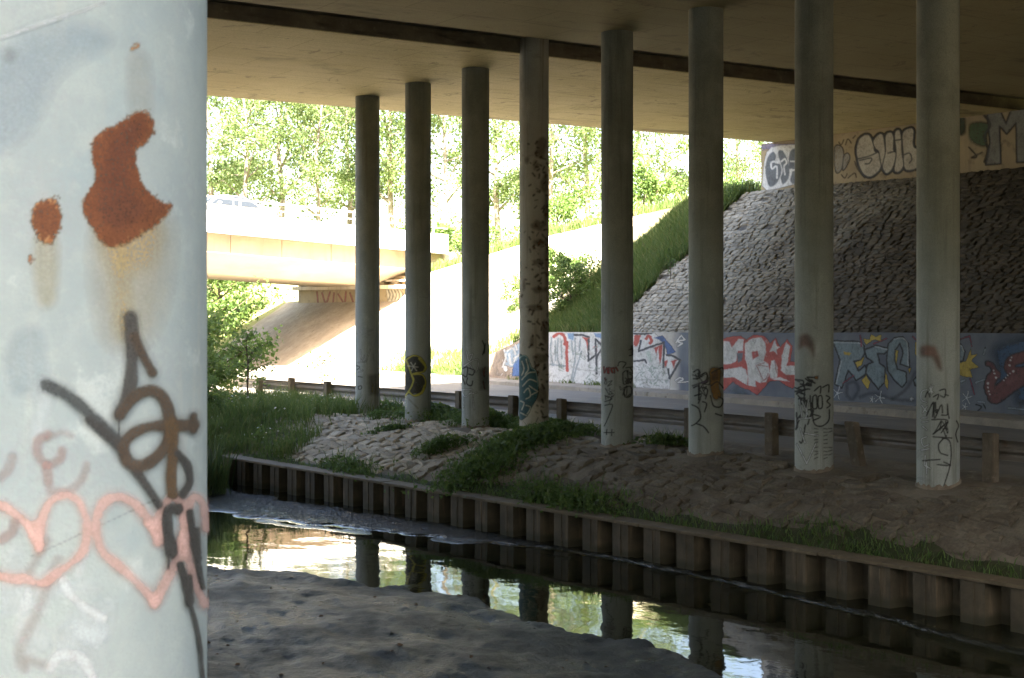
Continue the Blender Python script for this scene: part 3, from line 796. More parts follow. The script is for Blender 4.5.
# deck: edge fascia, inclined soffit falling to a deeper slab
fbar(FX0, FX1, [(0.05, 2.15), (0.05, 3.36), (FW, 3.36), (FW, 2.15), (FW - 2.5, 1.35), (2.6, 1.35)], 'deck', M['far_soffit'])
x = FX0
while x < FX1 - 0.1:
    x1 = min(x + 2.38, FX1)
    fbar(x, x1 - 0.025, [(0.0, 2.12), (0.0, 2.93), (0.046, 2.93), (0.046, 2.12)], 'fascia_panel', M['fascia'])
    fbar(x, x1 - 0.02, [(-0.56, 2.95), (-0.56, 3.85), (-0.34, 3.85), (-0.34, 3.36), (0.046, 3.36), (0.046, 2.95)], 'parapet_panel', M['white_rail'])
    fbar(x, x1 - 0.02, [(FW - 0.14, 3.365), (FW - 0.14, 3.9), (FW + 0.1, 3.9), (FW + 0.1, 3.365)], 'parapet_panel', M['white_rail'])
    xm = x + 0.2
    fbar(xm, xm + 0.07, [(-0.48, 3.852), (-0.48, 4.4), (-0.41, 4.4), (-0.41, 3.852)], 'railing_post', M['railing'])
    x = x1
fbar(FX0, FX1, [(-0.49, 4.402), (-0.49, 4.47), (-0.40, 4.47), (-0.40, 4.402)], 'handrail', M['railing'])
fbar(FX0, FX1, [(-0.47, 4.10), (-0.47, 4.15), (-0.42, 4.15), (-0.42, 4.10)], 'handrail', M['railing'])
fpart(MB().box((32.35, FB - .2, 3.6), (33.6, FB + FW + .4, 5.22)), 'abutment_wall', M['abutment'], bevel=0.02)
fpart(MB().box((31.95, FB - .1, 4.62), (32.34, FB + FW + .3, 4.80)), 'bearing_shelf', M['pale_concrete'], bevel=0.01)
fpart(MB().box((32.15, FB - .05, 4.95), (32.34, FB + FW + .2, 5.05)), 'pipe_ledge', M['pale_concrete'], bevel=0.01)
for k in range(10):
    fpart(MB().box((32.02, FB + .6 + k * 1.1, 4.805), (32.30, FB + 1.0 + k * 1.1, 4.945)), 'bearing_block', M['soffit_dark'], bevel=0.01)
fpart(MB().prism([(34.25, 3.9), (36.4, 5.6), (36.4, 6.35), (34.25, 6.35)], 'y', FB - .12, FB + .22), 'wing_wall', M['pale_concrete'], bevel=0.01)

# ------------------------------------------------------------------ car crossing the far bridge
def build_car(x, y, z):
    car = empty('car', (x, y, z)); tag(car, 'grey car crossing the sunlit far bridge behind its railing', 'car')
    prof = [(-2.1, .35), (-2.15, .62), (-2.05, .85), (-1.35, .93), (-.75, 1.38), (-.25, 1.47), (.55, 1.45), (1.35, 1.12), (1.75, .98), (2.1, .9), (2.15, .6), (2.1, .32)]
    mb = MB(); ny = 7; vs = []
    for j in range(ny):
        s = -1 + 2 * j / (ny - 1)
        for px, pz in prof:
            w = .86 - (0.20 if pz > 1.2 else 0.10 if pz > 1.0 else 0.0)
            vs.append((px * (1 - .03 * abs(s) ** 3), s * w, pz - .03 * s * s))
    n = len(prof); fs = [tuple(range(n)), tuple((ny - 1) * n + k for k in range(n))[::-1]]
    for j in range(ny - 1):
        for k in range(n):
            fs.append((j * n + k, j * n + (k + 1) % n, (j + 1) * n + (k + 1) % n, (j + 1) * n + k))
    mb.add(vs, fs).build('body', M['car_paint'], car, smooth=False, bevel=0.03)
    for s in (-1, 1):
        for q in ([(-1.05, .98), (-.66, 1.32), (-.08, 1.39), (-.08, .98)], [(0.0, .98), (0.0, 1.39), (.5, 1.37), (1.1, 1.08), (1.15, .98)]):
            vs = [(a, s * (.872 - (b - .98) * .34), b) for a, b in q]; vs2 = [(a, s * (.80 - (b - .98) * .34), b) for a, b in q]
            n = len(q)
            MB().add(vs + vs2, [tuple(range(n)), tuple(range(n, 2 * n))[::-1]] + [(i, (i + 1) % n, n + (i + 1) % n, n + i) for i in range(n)]).build('window', M['car_glass'], car)
    for xs_, nm in (((-1.32, .96, -.80, 1.36), 'windscreen'), ((1.33, 1.15, .60, 1.44), 'rear_window')):
        xa, za, xb, zb = xs_; o_ = -.02 if xa < 0 else .02
        MB().hexa([(xa + o_, -.70, za), (xa + o_, .70, za), (xb + o_, .58, zb), (xb + o_, -.58, zb), (xa - o_ * 2, -.70, za), (xa - o_ * 2, .70, za), (xb - o_ * 2, .58, zb), (xb - o_ * 2, -.58, zb)]).build(nm, M['car_glass'], car)
    for wx in (-1.3, 1.3):
        for s in (-1, 1):
            w = obj('wheel', MB().tube([(0, -.1, 0), (0, -.09, 0), (0, .09, 0), (0, .1, 0)], [.27, .31, .31, .27], 20).mesh('wheel', M['rubber'], smooth=False), car, (wx, s * .79, .31))
            MB().tube([(0, -.11, 0), (0, .11, 0)], .19, 14).build('rim', M['alloy'], w)
    for s in (-1, 1):
        MB().box((-2.13, s * .62 - .16, .62), (-1.98, s * .62 + .16, .78)).build('headlight', M['lamp_clear'], car, bevel=.02)
        MB().box((2.0, s * .66 - .12, .70), (2.13, s * .66 + .12, .88)).build('tail_light', M['lamp_red'], car, bevel=.02)
        MB().box((-.78, s * .93 - .08, .98), (-.62, s * .93 + .08, 1.1)).build('wing_mirror', M['car_paint'], car, bevel=.02)
    car.rotation_euler = (0, math.atan(0.062), 0)
    return car
build_car(24.35, FB + 2.2, fz(24.35) + 3.365)
# ------------------------------------------------------------------ painted marks: each is a thin skin of paint lying on its wall or column
def smooth(pts, closed=False, k=6):
    p = np.array(pts, float)
    if len(p) < 3: return p
    n = len(p); out = []
    idx = range(n if closed else n - 1)
    for i in idx:
        p0, p1, p2, p3 = (p[(i + j) % n] if closed else p[min(max(i + j, 0), n - 1)] for j in (-1, 0, 1, 2))
        for t in np.linspace(0, 1, k, endpoint=False):
            out.append(.5 * ((2 * p1) + (-p0 + p2) * t + (2 * p0 - 5 * p1 + 4 * p2 - p3) * t * t + (-p0 + 3 * p1 - 3 * p2 + p3) * t ** 3))
    out.append(p[0] if closed else p[-1])
    return np.array(out)
class Canvas:
    """a grid of points on a surface; marks are given in photo pixels and stay on the surface"""
    def __init__(s, X, Y, Z, ok=None, wob=0.0, wsc=0.2):
        s.X, s.Y, s.Z = X, Y, Z
        s.px, s.py = proj(X, Y, Z)
        if wob:
            s.px = s.px + fbm(s.px * wsc, s.py * wsc, 3, 90) * wob; s.py = s.py + fbm(s.px * wsc + 40, s.py * wsc, 3, 95) * wob
        s.rgb = np.zeros(X.shape + (3,)); s.a = np.zeros(X.shape); s.ok = np.ones(X.shape, bool) if ok is None else ok
    def _dist(s, seg, px, py):
        d = np.full(px.shape, 1e9)
        for (x0, y0), (x1, y1) in zip(seg[:-1], seg[1:]):
            vx, vy = x1 - x0, y1 - y0; L = vx * vx + vy * vy + 1e-9
            t = np.clip(((px - x0) * vx + (py - y0) * vy) / L, 0, 1)
            d = np.minimum(d, (px - x0 - t * vx) ** 2 + (py - y0 - t * vy) ** 2)
        return np.sqrt(d)
    def _over(s, sel, al, col):
        al = al * s.ok[sel]; col = np.array(col)
        a0 = s.a[sel]; na = al + a0 * (1 - al)
        s.rgb[sel] = np.where(na[:, None] > 1e-6, (col * al[:, None] + s.rgb[sel] * (a0 * (1 - al))[:, None]) / np.maximum(na, 1e-6)[:, None], s.rgb[sel])
        s.a[sel] = na
    def _sel(s, p, pad):
        return (s.px > p[:, 0].min() - pad) & (s.px < p[:, 0].max() + pad) & (s.py > p[:, 1].min() - pad) & (s.py < p[:, 1].max() + pad)
    def poly(s, pts, col, alpha=1.0, soft=0.7, curve=False):
        p = smooth(pts, True) if curve else np.array(list(pts) + [pts[0]], float)
        sel = self_sel = s._sel(p, soft * 2)
        if not sel.any(): return s
        px, py = s.px[sel], s.py[sel]; ins = np.zeros(px.shape, bool)
        for (x0, y0), (x1, y1) in zip(p[:-1], p[1:]):
            if y0 == y1: continue
            c = ((y0 > py) != (y1 > py)) & (px < (x1 - x0) * (py - y0) / (y1 - y0) + x0); ins ^= c
        d = s._dist(p, px, py) * np.where(ins, 1, -1)
        s._over(sel, alpha * sstep(-soft, soft, d), col); return s
    def line(s, pts, col, r=1.0, alpha=1.0, soft=0.6, curve=True, closed=False, var=0.0):
        p = smooth(pts, closed) if curve else np.array(list(pts) + ([pts[0]] if closed else []), float)
        sel = s._sel(p, r + soft * 2)
        if not sel.any(): return s
        d = s._dist(p, s.px[sel], s.py[sel])
        if var: d = d - r * var * (vnoise(s.px[sel] * .06, s.py[sel] * .06, 3, 3) - .5) * 2
        s._over(sel, alpha * sstep(soft, -soft, d - r), col); return s
    def mark(s, sel_fn):
        s.ok &= sel_fn(s.px, s.py); return s
    def build(s, name, parent, mat, label=None, thr=0.06, speck=0.0):
        nu, nv = s.X.shape; a = s.a
        i = np.arange(nu * nv).reshape(nu, nv)
        q = np.stack([i[:-1, :-1], i[1:, :-1], i[1:, 1:], i[:-1, 1:]], -1).reshape(-1, 4)
        af = a.ravel()[q]; q = q[af.max(1) > thr]
        if not len(q): return None
        used = np.unique(q); rm = np.full(nu * nv, -1); rm[used] = np.arange(len(used))
        V = np.stack([s.X, s.Y, s.Z], -1).reshape(-1, 3)[used] - np.array(parent.location)
        me = np_mesh(name, V, rm[q], mat, True)
        at = me.color_attributes.new('paint', 'FLOAT_COLOR', 'POINT')
        c = np.concatenate([s.rgb.reshape(-1, 3)[used], a.ravel()[used][:, None]], 1).astype(np.float32)
        at.data.foreach_set('color', c.ravel())
        o = obj(name, me, parent)
        if label: o['label'] = label
        return o
def cr(x0, y0, sc, pts): return [(x0 + a / sc, y0 + b / sc) for a, b in pts]
def wall_canvas(px0, px1, step=.016, wob=.7):
    def yat(px):
        m = (px - 512) / FPX; k = (SN + m * CS) / (CS - m * SN)      # X = k Y on this pixel column
        return (24.8 - 18.6 * .0876) / (k - .0876)
    ya, yb = sorted((yat(px0), yat(px1)))
    ys = np.arange(ya, min(yb, WALL_END), step); vs = np.linspace(0, 1, int(2.0 / step))
    Y, T = np.meshgrid(ys, vs, indexing='ij'); X = wallX(Y); z0 = road_z(X, Y) + .15; Z = z0 + (wall_top(Y) - .015 - z0) * T
    return Canvas(X - .004, Y, Z, wob=wob, wsc=.5)
WHITE = (.62, .62, .60); BLACK = (.02, .02, .022); RED = (.42, .07, .055)

# 1 blue and white piece on the tapering end
c = wall_canvas(486, 521); K = lambda p: cr(480, 325, 11.3, p)
c.poly(K([(95, 350), (300, 250), (300, 590), (95, 590)]), (.36, .30, .25), .5, 3)
c.poly(K([(290, 300), (455, 195), (455, 400), (360, 480), (280, 450)]), (.36, .47, .56), .9)
c.poly(K([(360, 578), (375, 450), (452, 360), (452, 578)]), (.07, .16, .38), 1)
for p in ([(275, 285), (290, 380), (255, 470)], [(330, 320), (350, 450), (395, 390)], [(390, 380), (455, 325)], [(310, 290), (370, 260), (400, 330)], [(400, 230), (420, 290)]):
    c.line(K(p), WHITE, .9)
c.line(K([(285, 480), (290, 505)]), (.75, .75, .75), 1.8); c.line(K([(345, 545), (350, 555)]), WHITE, .7)
for _ in range(22):
    x, y = RNG.uniform(95, 340), RNG.uniform(380, 570); c.line(K([(x, y), (x + RNG.uniform(-15, 15), y + 14)]), (.2, .16, .13) if RNG.random() < .6 else (.5, .44, .4), .5, .7)
for _ in range(12):
    x, y = RNG.uniform(290, 450), RNG.uniform(270, 440); c.line(K([(x, y), (x + RNG.uniform(-20, 20), y + RNG.uniform(-20, 20))]), (.1, .2, .3), .45, .8)
c.build('graffiti', gwall, M['paint'], 'blue and white graffiti on the tapering end of the wall')

# 2 white and red wildstyle piece
c = wall_canvas(545, 682); K = lambda p: cr(545, 325, 6.827, p)
c.poly(K([(15, 50), (390, 52), (610, 55), (740, 48), (818, 118), (815, 200), (860, 198), (930, 240), (855, 365), (850, 438), (600, 425), (15, 400)]), WHITE, 1)
c.poly(K([(745, 85), (800, 70), (840, 115), (895, 185), (835, 205), (815, 125)]), (.06, .12, .28), 1)
c.poly(K([(150, 55), (200, 55), (195, 105), (158, 92)]), (.18, .3, .45), 1); c.poly(K([(330, 55), (390, 58), (390, 95), (345, 80)]), (.16, .26, .42), 1)
for p in ([(60, 80), (100, 55), (135, 85), (135, 130)], [(150, 120), (148, 200), (152, 310)], [(690, 95), (708, 75), (728, 110), (715, 125)], [(625, 75), (612, 130)]):
    c.line(K(p), RED, 1.5)
for p in ([(250, 80), (305, 85), (292, 180), (278, 110)], [(325, 150), (358, 138), (350, 215), (342, 165)], [(610, 72), (655, 66), (645, 112), (628, 145), (610, 150)],
          [(745, 158), (802, 128), (797, 230), (782, 275), (775, 152), (760, 205)], [(812, 250), (838, 238), (828, 292), (815, 290)], [(858, 248), (912, 232), (890, 255), (880, 300), (868, 262)]):
    c.poly(K(p), RED, 1)
for p in ([(298, 98), (296, 245), (348, 205), (345, 95), (398, 150), (352, 215), (352, 330)], [(655, 108), (640, 178), (812, 118), (808, 290)], [(608, 248), (680, 238), (692, 258)],
          [(832, 205), (870, 208), (922, 240), (850, 365), (842, 300)], [(200, 68), (250, 66), (300, 82)], [(610, 58), (680, 62), (740, 50)]):
    c.line(K(p), (.05, .055, .065), 1.05, curve=False)
for p in ([(45, 90), (38, 180), (55, 275)], [(90, 90), (85, 200), (100, 275), (130, 280)], [(70, 110), (72, 240)], [(110, 110), (115, 230)], [(40, 270), (140, 280)], [(180, 110), (190, 200)], [(205, 90), (205, 230), (180, 370)], [(240, 100), (235, 170)], [(250, 180), (215, 290), (190, 380)]):
    c.line(K(p), (.24, .29, .31), .9, .85)
for _ in range(90):
    x, y = (RNG.uniform(30, 390), RNG.uniform(120, 385)) if RNG.random() < .5 else (RNG.uniform(612, 840), RNG.uniform(270, 420))
    g = RNG.choice([(.24, .30, .26), (.35, .36, .34), (.2, .26, .22)]); a = RNG.uniform(0, 6.3); L = RNG.uniform(8, 30)
    c.line(K([(x, y), (x + L * math.cos(a), y + L * .5), (x + L * .8, y + L * math.sin(a))]), g, .45, .75)
c.line(K([(620, 375), (835, 375)]), (.3, .32, .3), .5, .8); c.line(K([(205, 300), (380, 320)]), (.35, .36, .34), .6, .6)
c.line(K([(705, 190), (720, 240)]), (.3, .4, .33), 2.2, .6, 1.2)
c.build('graffiti', gwall, M['paint'], 'white graffiti letters with red shading and dark outlines')
c = wall_canvas(671, 692); c.line(K([(895, 118), (930, 70), (955, 100), (900, 112), (940, 128), (905, 145)]), WHITE, .8, curve=False); c.line(K([(890, 378), (920, 362), (945, 372), (905, 392), (985, 385)]), WHITE, .7)
c.build('graffiti', gwall, M['paint'], 'small white tag on the blue-grey wall')

# 3 red outlined white letters
c = wall_canvas(718, 800); K = lambda p: cr(680, 320, 5.689, p)
c.poly(K([(215, 120), (250, 105), (300, 92), (345, 90), (378, 112), (420, 82), (482, 90), (512, 132), (543, 98), (570, 155), (610, 108), (640, 150), (628, 235), (690, 245), (690, 345), (640, 390), (600, 372), (560, 345), (512, 350), (440, 428), (398, 402), (350, 385), (300, 352), (250, 402), (215, 390)]), RED, 1)
for p in ([(225, 120), (283, 122), (295, 158), (333, 108), (362, 110), (358, 176), (330, 176), (318, 236), (290, 250), (225, 252), (225, 180)], [(225, 288), (350, 266), (372, 282), (386, 320), (382, 372), (340, 346), (310, 326), (225, 332)],
          [(370, 132), (410, 106), (460, 100), (486, 130), (489, 182), (472, 232), (502, 250), (512, 300), (490, 352), (455, 357), (430, 346), (432, 380), (390, 372), (384, 262), (370, 222)],
          [(520, 232), (536, 226), (556, 272), (552, 328), (515, 332), (510, 300)], [(604, 126), (626, 152), (612, 240), (606, 260), (690, 262), (690, 312), (600, 312), (574, 286), (580, 200)], [(520, 335), (570, 325), (625, 350), (580, 345)]):
    c.poly(K(p), WHITE, 1)
c.poly(K([(540, 112), (549, 148), (568, 154), (550, 168), (552, 196), (532, 176), (510, 182), (521, 156)]), WHITE, 1)
c.poly(K([(408, 182), (440, 174), (447, 205), (412, 228)]), RED, 1); c.poly(K([(325, 190), (358, 185), (352, 232), (330, 245)]), (.12, .14, .17), 1)
for p in ([(432, 255), (455, 300), (478, 345), (503, 305)], [(440, 255), (500, 265)], [(455, 250), (480, 245)], [(540, 235), (550, 300)], [(460, 355), (510, 320)]): c.line(K(p), (.3, .1, .1), .45, .9)
for _ in range(40):
    x, y = RNG.uniform(380, 500), RNG.uniform(110, 360); c.line(K([(x, y), (x + RNG.uniform(-14, 14), y + RNG.uniform(-10, 10))]), (.4, .4, .4), .4, .5)
c.poly(K([(270, 400), (330, 370), (400, 430), (350, 445)]), (.1, .15, .2), .6, 3)
c.build('graffiti', gwall, M['paint'], 'white letters EBIL with a thick red outline')

# 4 grey-blue letters with yellow bursts
c = wall_canvas(826, 986); K = lambda p: cr(830, 325, 5.278, p); TEAL = (.17, .235, .265); YEL = (.46, .34, .055)
for p in ([(175, 72), (210, 76), (216, 48), (240, 64), (272, 48), (268, 84), (230, 78), (190, 104)], [(130, 200), (182, 168), (166, 212), (140, 228)], [(166, 292), (190, 262), (212, 300), (200, 340)],
          [(233, 148), (250, 158), (262, 205), (292, 240), (310, 302), (303, 340), (284, 300), (284, 250), (238, 195)], [(338, 130), (362, 134), (346, 232)], [(413, 230), (430, 224), (420, 258)], [(78, 210), (95, 205), (90, 255), (75, 260)],
          [(640, 215), (720, 190), (745, 120), (747, 160), (778, 152), (746, 190), (788, 222), (740, 236), (752, 278), (700, 272), (640, 240)], [(450, 90), (460, 90), (460, 170), (450, 150)]): c.poly(K(p), YEL, 1)
LET = ([(12, 82), (150, 88), (178, 110), (182, 152), (160, 186), (125, 190), (150, 245), (186, 214), (192, 256), (140, 292), (97, 238), (62, 332), (25, 312), (46, 220), (52, 182), (36, 140)],
       [(185, 130), (240, 108), (312, 125), (286, 152), (250, 150), (262, 202), (292, 226), (286, 302), (255, 338), (190, 256), (196, 210), (230, 196), (190, 170)],
       [(308, 100), (340, 68), (382, 62), (412, 98), (418, 222), (370, 206), (386, 150), (370, 95), (345, 130), (340, 182), (356, 232), (402, 250), (402, 302), (380, 328), (340, 292), (304, 240), (300, 180)],
       [(440, 290), (470, 260), (560, 240), (560, 330), (450, 320)], [(640, 110), (690, 100), (712, 140), (700, 190), (640, 200)])
for p in LET:
    c.poly(K(p), TEAL, 1); c.line(K(p), BLACK, .75, .9, curve=False, closed=True)
for p in ([(18, 92), (150, 96), (170, 112)], [(240, 115), (300, 128)], [(340, 76), (380, 70), (408, 100), (412, 215)], [(60, 190), (34, 310)], [(650, 110), (690, 106), (706, 140)]): c.line(K(p), (.42, .48, .5), .5, .9)
c.poly(K([(72, 140), (112, 148), (100, 160), (76, 156)]), YEL, 1)
for p in ([(160, 55), (166, 112)], [(70, 306), (122, 268)], [(740, 285), (762, 365)], [(685, 76), (735, 58)], [(735, 58), (748, 112)], [(230, 100), (300, 70)], [(435, 60), (455, 80)]): c.line(K(p), (.25, .05, .09), .7, 1)
for cx, cy, r in ((40, 360, 34), (222, 392, 16), (262, 384, 36), (722, 385, 36), (712, 432, 20), (430, 390, 12)):
    for k in range(5):
        a = k * 1.257 - 1.3 + RNG.uniform(-.2, .2); c.line(K([(cx, cy), (cx + r * math.cos(a) * .8, cy + r * math.sin(a))]), (.45, .5, .52), .55, .95)
for p in ([(90, 310), (130, 300), (150, 340), (120, 390), (90, 370), (88, 320)], [(160, 380), (230, 360), (330, 390), (440, 400)], [(330, 390), (400, 340), (450, 250)]): c.line(K(p), (.05, .057, .07), 1.6, .4, 1.8)
for p in ([(820, 130), (812, 155)], [(870, 145), (866, 168)], [(770, 305), (815, 288)], [(690, 300), (712, 290)], [(780, 403), (815, 408)]): c.line(K(p), (.26, .32, .37), 1.2, .9)
for p in ([(820, 120), (850, 105), (870, 120), (900, 100)], [(835, 110), (860, 135)], [(880, 90), (890, 130)], [(770, 420), (800, 430), (780, 455)], [(810, 420), (840, 470)], [(850, 425), (870, 440), (850, 465), (880, 465)], [(840, 60), (950, 75)]): c.line(K(p), BLACK, .6, .9)
c.build('graffiti', gwall, M['paint'], 'grey-blue graffiti letters REC with yellow bursts and white stars')

# 5 maroon tentacle on blue
c = wall_canvas(982, 1075)
c.poly(K([(870, 130), (960, 90), (1200, 60), (1200, 360), (1000, 410), (980, 330), (900, 330), (880, 220)]), (.05, .11, .20), .9, 7, True)
for p, r in (([(1300, 150), (1100, 150), (1000, 175), (962, 190), (948, 222), (968, 248), (1005, 250), (1060, 245), (1200, 230)], 5.2), ([(1300, 260), (1100, 255), (1010, 280), (950, 315), (905, 350), (872, 372)], 8.0), ([(905, 350), (862, 365), (842, 330), (852, 285), (872, 262)], 5.0), ([(872, 275), (868, 245), (855, 215), (832, 202)], 2.2)):
    c.line(K(p), (.015, .012, .015), r + .9, 1)
for p, r in (([(1300, 150), (1100, 150), (1000, 175), (962, 190), (948, 222), (968, 248), (1005, 250), (1060, 245), (1200, 230)], 5.0), ([(1300, 260), (1100, 255), (1010, 280), (950, 315), (905, 350), (872, 372)], 7.6), ([(905, 350), (862, 365), (842, 330), (852, 285), (872, 262)], 4.7), ([(872, 275), (868, 245), (855, 215), (832, 202)], 1.8)):
    c.line(K(p), (.15, .05, .05), r, 1, 1.2)
c.line(K([(1100, 235), (1010, 262), (940, 305)]), (.22, .09, .085), 2.2, .6, 1.6)
for x, y, r in ((952, 185, 1), (948, 212, 1.1), (966, 243, 1.2), (950, 255, .7), (937, 265, .8), (928, 278, .6), (918, 292, .6), (875, 277, 1), (868, 256, .8), (863, 240, .7), (833, 308, 1.1), (834, 330, .8), (837, 350, .9), (842, 366, .7), (958, 170, .7)):
    c.line(K([(x, y), (x + 1, y + 1)]), (.6, .58, .56), r, 1, .4)
c.line(K([(940, 438), (1030, 446)]), (.26, .33, .38), 1.0, .9)
c.build('graffiti', gwall, M['paint'], 'maroon octopus tentacle with pale suckers on dark blue')

# abutment graffiti
def abut_canvas(px0, px1, step=.022):
    def yat(px):
        m = (px - 512) / FPX; return ABX * (CS - m * SN) / (SN + m * CS)
    ya, yb = sorted((yat(px0), yat(px1))); ys = np.arange(ya, min(yb, 34.59), step); zs = np.arange(7.35, SOFFIT - .02, step)
    Y, Z = np.meshgrid(ys, zs, indexing='ij'); return Canvas(np.full(Y.shape, ABX - .004), Y, Z, wob=.25, wsc=.4)
K = lambda p: cr(755, 95, 6.0235, p)
c = abut_canvas(760, 800)
c.poly(K([(40, 290), (250, 290), (250, 320), (40, 330)]), (.25, .23, .34), .8, 2)
c.poly(K([(42, 545), (56, 400), (70, 345), (100, 316), (150, 305), (260, 298), (260, 532), (180, 552), (75, 580)]), (.68, .68, .66), 1)
for p in ([(62, 430), (80, 368), (110, 342), (127, 370), (120, 408), (152, 420), (157, 470), (130, 532), (90, 552), (68, 500)], [(138, 350), (165, 334), (192, 380), (207, 440), (202, 500), (170, 537), (155, 500), (166, 450)], [(205, 372), (222, 328), (260, 345), (260, 522), (213, 522), (226, 450), (205, 440)]):
    c.poly(K(p), (.10, .115, .13), .95, .8, True)
for p in ([(125, 400), (98, 408), (103, 445), (130, 430), (132, 500)], [(160, 400), (180, 385), (190, 410), (175, 430), (180, 480)], [(215, 400), (240, 400)], [(215, 455), (250, 450)]): c.line(K(p), (.68, .68, .66), .8)
c.build('graffiti', abut, M['paint'], 'white outlined dark bubble letters at the sunlit end of the abutment')
c = abut_canvas(828, 928); TAN = (.46, .42, .34)
for p in ([(480, 315), (520, 310), (535, 360), (520, 450), (485, 460)], [(535, 370), (560, 350), (570, 390), (530, 455)]):
    c.poly(K(p), (.40, .37, .31), .6, .8, True); c.line(K(p), BLACK, .6, .8, closed=True)
BUB = ([(610, 330), (625, 270), (660, 240), (692, 245), (715, 300), (722, 340), (752, 352), (762, 400), (750, 452), (700, 492), (660, 482), (632, 440), (620, 400)], [(712, 275), (745, 236), (772, 242), (781, 300), (790, 370), (772, 442), (755, 400), (745, 340), (722, 320)],
       [(786, 242), (820, 225), (836, 260), (834, 330), (852, 352), (842, 402), (822, 452), (790, 472), (768, 432), (785, 340)], [(840, 232), (870, 210), (882, 260), (886, 350), (896, 420), (870, 462), (838, 452), (850, 350)], [(888, 232), (930, 200), (957, 214), (956, 310), (1010, 335), (1005, 420), (942, 452), (900, 440), (892, 340)])
for p in BUB: c.line(K(p), BLACK, 2.0, .9, closed=True)
for p in BUB: c.poly(K(p), TAN, 1, .7, True); c.line(K(p), BLACK, .6, .9, closed=True)
for p in ([(620, 385), (680, 370), (730, 350)], [(630, 395), (700, 380), (690, 410), (665, 415)], [(835, 275), (880, 268)], [(900, 360), (930, 350), (945, 385), (930, 410)], [(800, 350), (840, 340)]): c.line(K(p), BLACK, .7, .9)
for p in ([(505, 285), (520, 300), (535, 270)], [(545, 300), (560, 265), (580, 290)], [(590, 260), (605, 245)], [(520, 480), (540, 500), (555, 475)], [(560, 500), (600, 470), (610, 495)], [(600, 400), (620, 450), (660, 500)]): c.line(K(p), BLACK, .55, .8)
c.build('graffiti', abut, M['paint'], 'tan bubble letters with thick black outlines high on the abutment')
c = abut_canvas(956, 1100, .03); K = lambda p: cr(905, 90, 7.53, p)
c.poly(K([(485, 262), (560, 238), (632, 258), (622, 330), (604, 425), (520, 402), (484, 362)]), (.05, .10, .035), .9, 2, True)
c.poly(K([(405, 210), (450, 205), (455, 320), (410, 335)]), (.03, .05, .02), .9, 2, True); c.line(K([(480, 430), (540, 500), (500, 510), (580, 470)]), BLACK, .8, .8)
m = [(618, 170), (720, 160), (760, 252), (800, 150), (920, 128), (920, 540), (842, 545), (836, 250), (766, 332), (712, 272), (722, 556), (608, 565), (640, 400)]
c.poly(K(m), (.24, .24, .21), .9); c.line(K(m), BLACK, .9, .9, curve=False, closed=True)
c.line(K([(590, 180), (640, 260), (600, 350), (625, 450), (600, 540)]), BLACK, 1.4, .85)
c.build('graffiti', abut, M['paint'], 'grey letter M and green patches in the dark corner of the abutment')
# writing on the far abutment under the road bridge
Y, Z = np.meshgrid(np.arange(FB, FB + FW, .03), np.arange(3.9, 5.2, .03), indexing='ij'); c = Canvas(np.full(Y.shape, 32.346), Y, Z, wob=.2, wsc=.5)
for p in ([(317, 292), (318, 303)], [(322, 293), (326, 303), (330, 292)], [(334, 293), (333, 303)], [(338, 294), (343, 302)], [(346, 292), (345, 302)], [(350, 293), (353, 302)]): c.line(p, (.42, .12, .13), .7, .8)
c.build('graffiti', fbridge, M['paint'], 'faded red tag on the shaded far abutment'); c.a[:] = 0
c.poly([(386, 289), (402, 287), (404, 300), (388, 302)], (.58, .54, .42), .9)
for k in range(5): c.line([(388 + k * 3.2, 290), (390 + k * 3.2, 295), (388.5 + k * 3.2, 300)], (.08, .07, .05), .6, .8)
c.build('graffiti', fbridge, M['paint'], 'cream tag on the shaded far abutment')

# column graffiti
def col_canvas(i, py0, py1, step=.012):
    e = COLUMNS[i]; cx, cy = e.location.x, e.location.y; d = cx * SN + cy * CS
    z1 = ZC - (py0 - HORIZON) / FPX * d; z0 = ZC - (py1 - HORIZON) / FPX * d
    base = math.atan2(-cy, -cx); A = np.linspace(base - 1.62, base + 1.62, int(CR * 3.24 / step)); Z = np.arange(z0, z1, step)
    A, Z = np.meshgrid(A, Z, indexing='ij'); r = CR + .003
    return Canvas(cx + r * np.cos(A), cy + r * np.sin(A), Z, wob=.25, wsc=.5)
def scrib(c, K, box, n, col, r=.5, a=.85, rr=RNG):
    x0, y0, x1, y1 = box
    for _ in range(n):
        x, y = rr.uniform(x0, x1), rr.uniform(y0, y1); w, h = (x1 - x0) * .35, (y1 - y0) * .22
        c.line(K([(x + rr.uniform(-w, w), y + rr.uniform(-h, h)) for _ in range(4)]), col, r, a)
K = lambda p: cr(345, 330, 6.458, p)
c = col_canvas(0, 340, 405); W2 = (.58, .60, .58)
for p in ([(100, 130), (105, 200), (125, 165)], [(162, 125), (135, 205)], [(85, 210), (130, 205)], [(90, 250), (115, 262), (88, 272)]): c.line(K(p), W2, .5, .8)
for p in ([(85, 365), (105, 360), (105, 380), (88, 382), (85, 365)], [(75, 230), (95, 240), (80, 255)], [(85, 300), (110, 305)]): c.line(K(p), (.12, .12, .11), .45, .8)
c.line(K([(180, 350), (175, 400)]), (.4, .36, .15), .5, .8); c.poly(K([(150, 290), (215, 285), (215, 420), (160, 420)]), (.19, .16, .1), .5, 2.5)
c.build('graffiti', COLUMNS[0], M['paint'])
c = col_canvas(1, 345, 412)
c.poly(K([(385, 205), (430, 165), (490, 180), (516, 232), (500, 270), (440, 290), (500, 285), (521, 340), (492, 402), (430, 412), (385, 400)]), (.055, .05, .035), .9, .8, True)
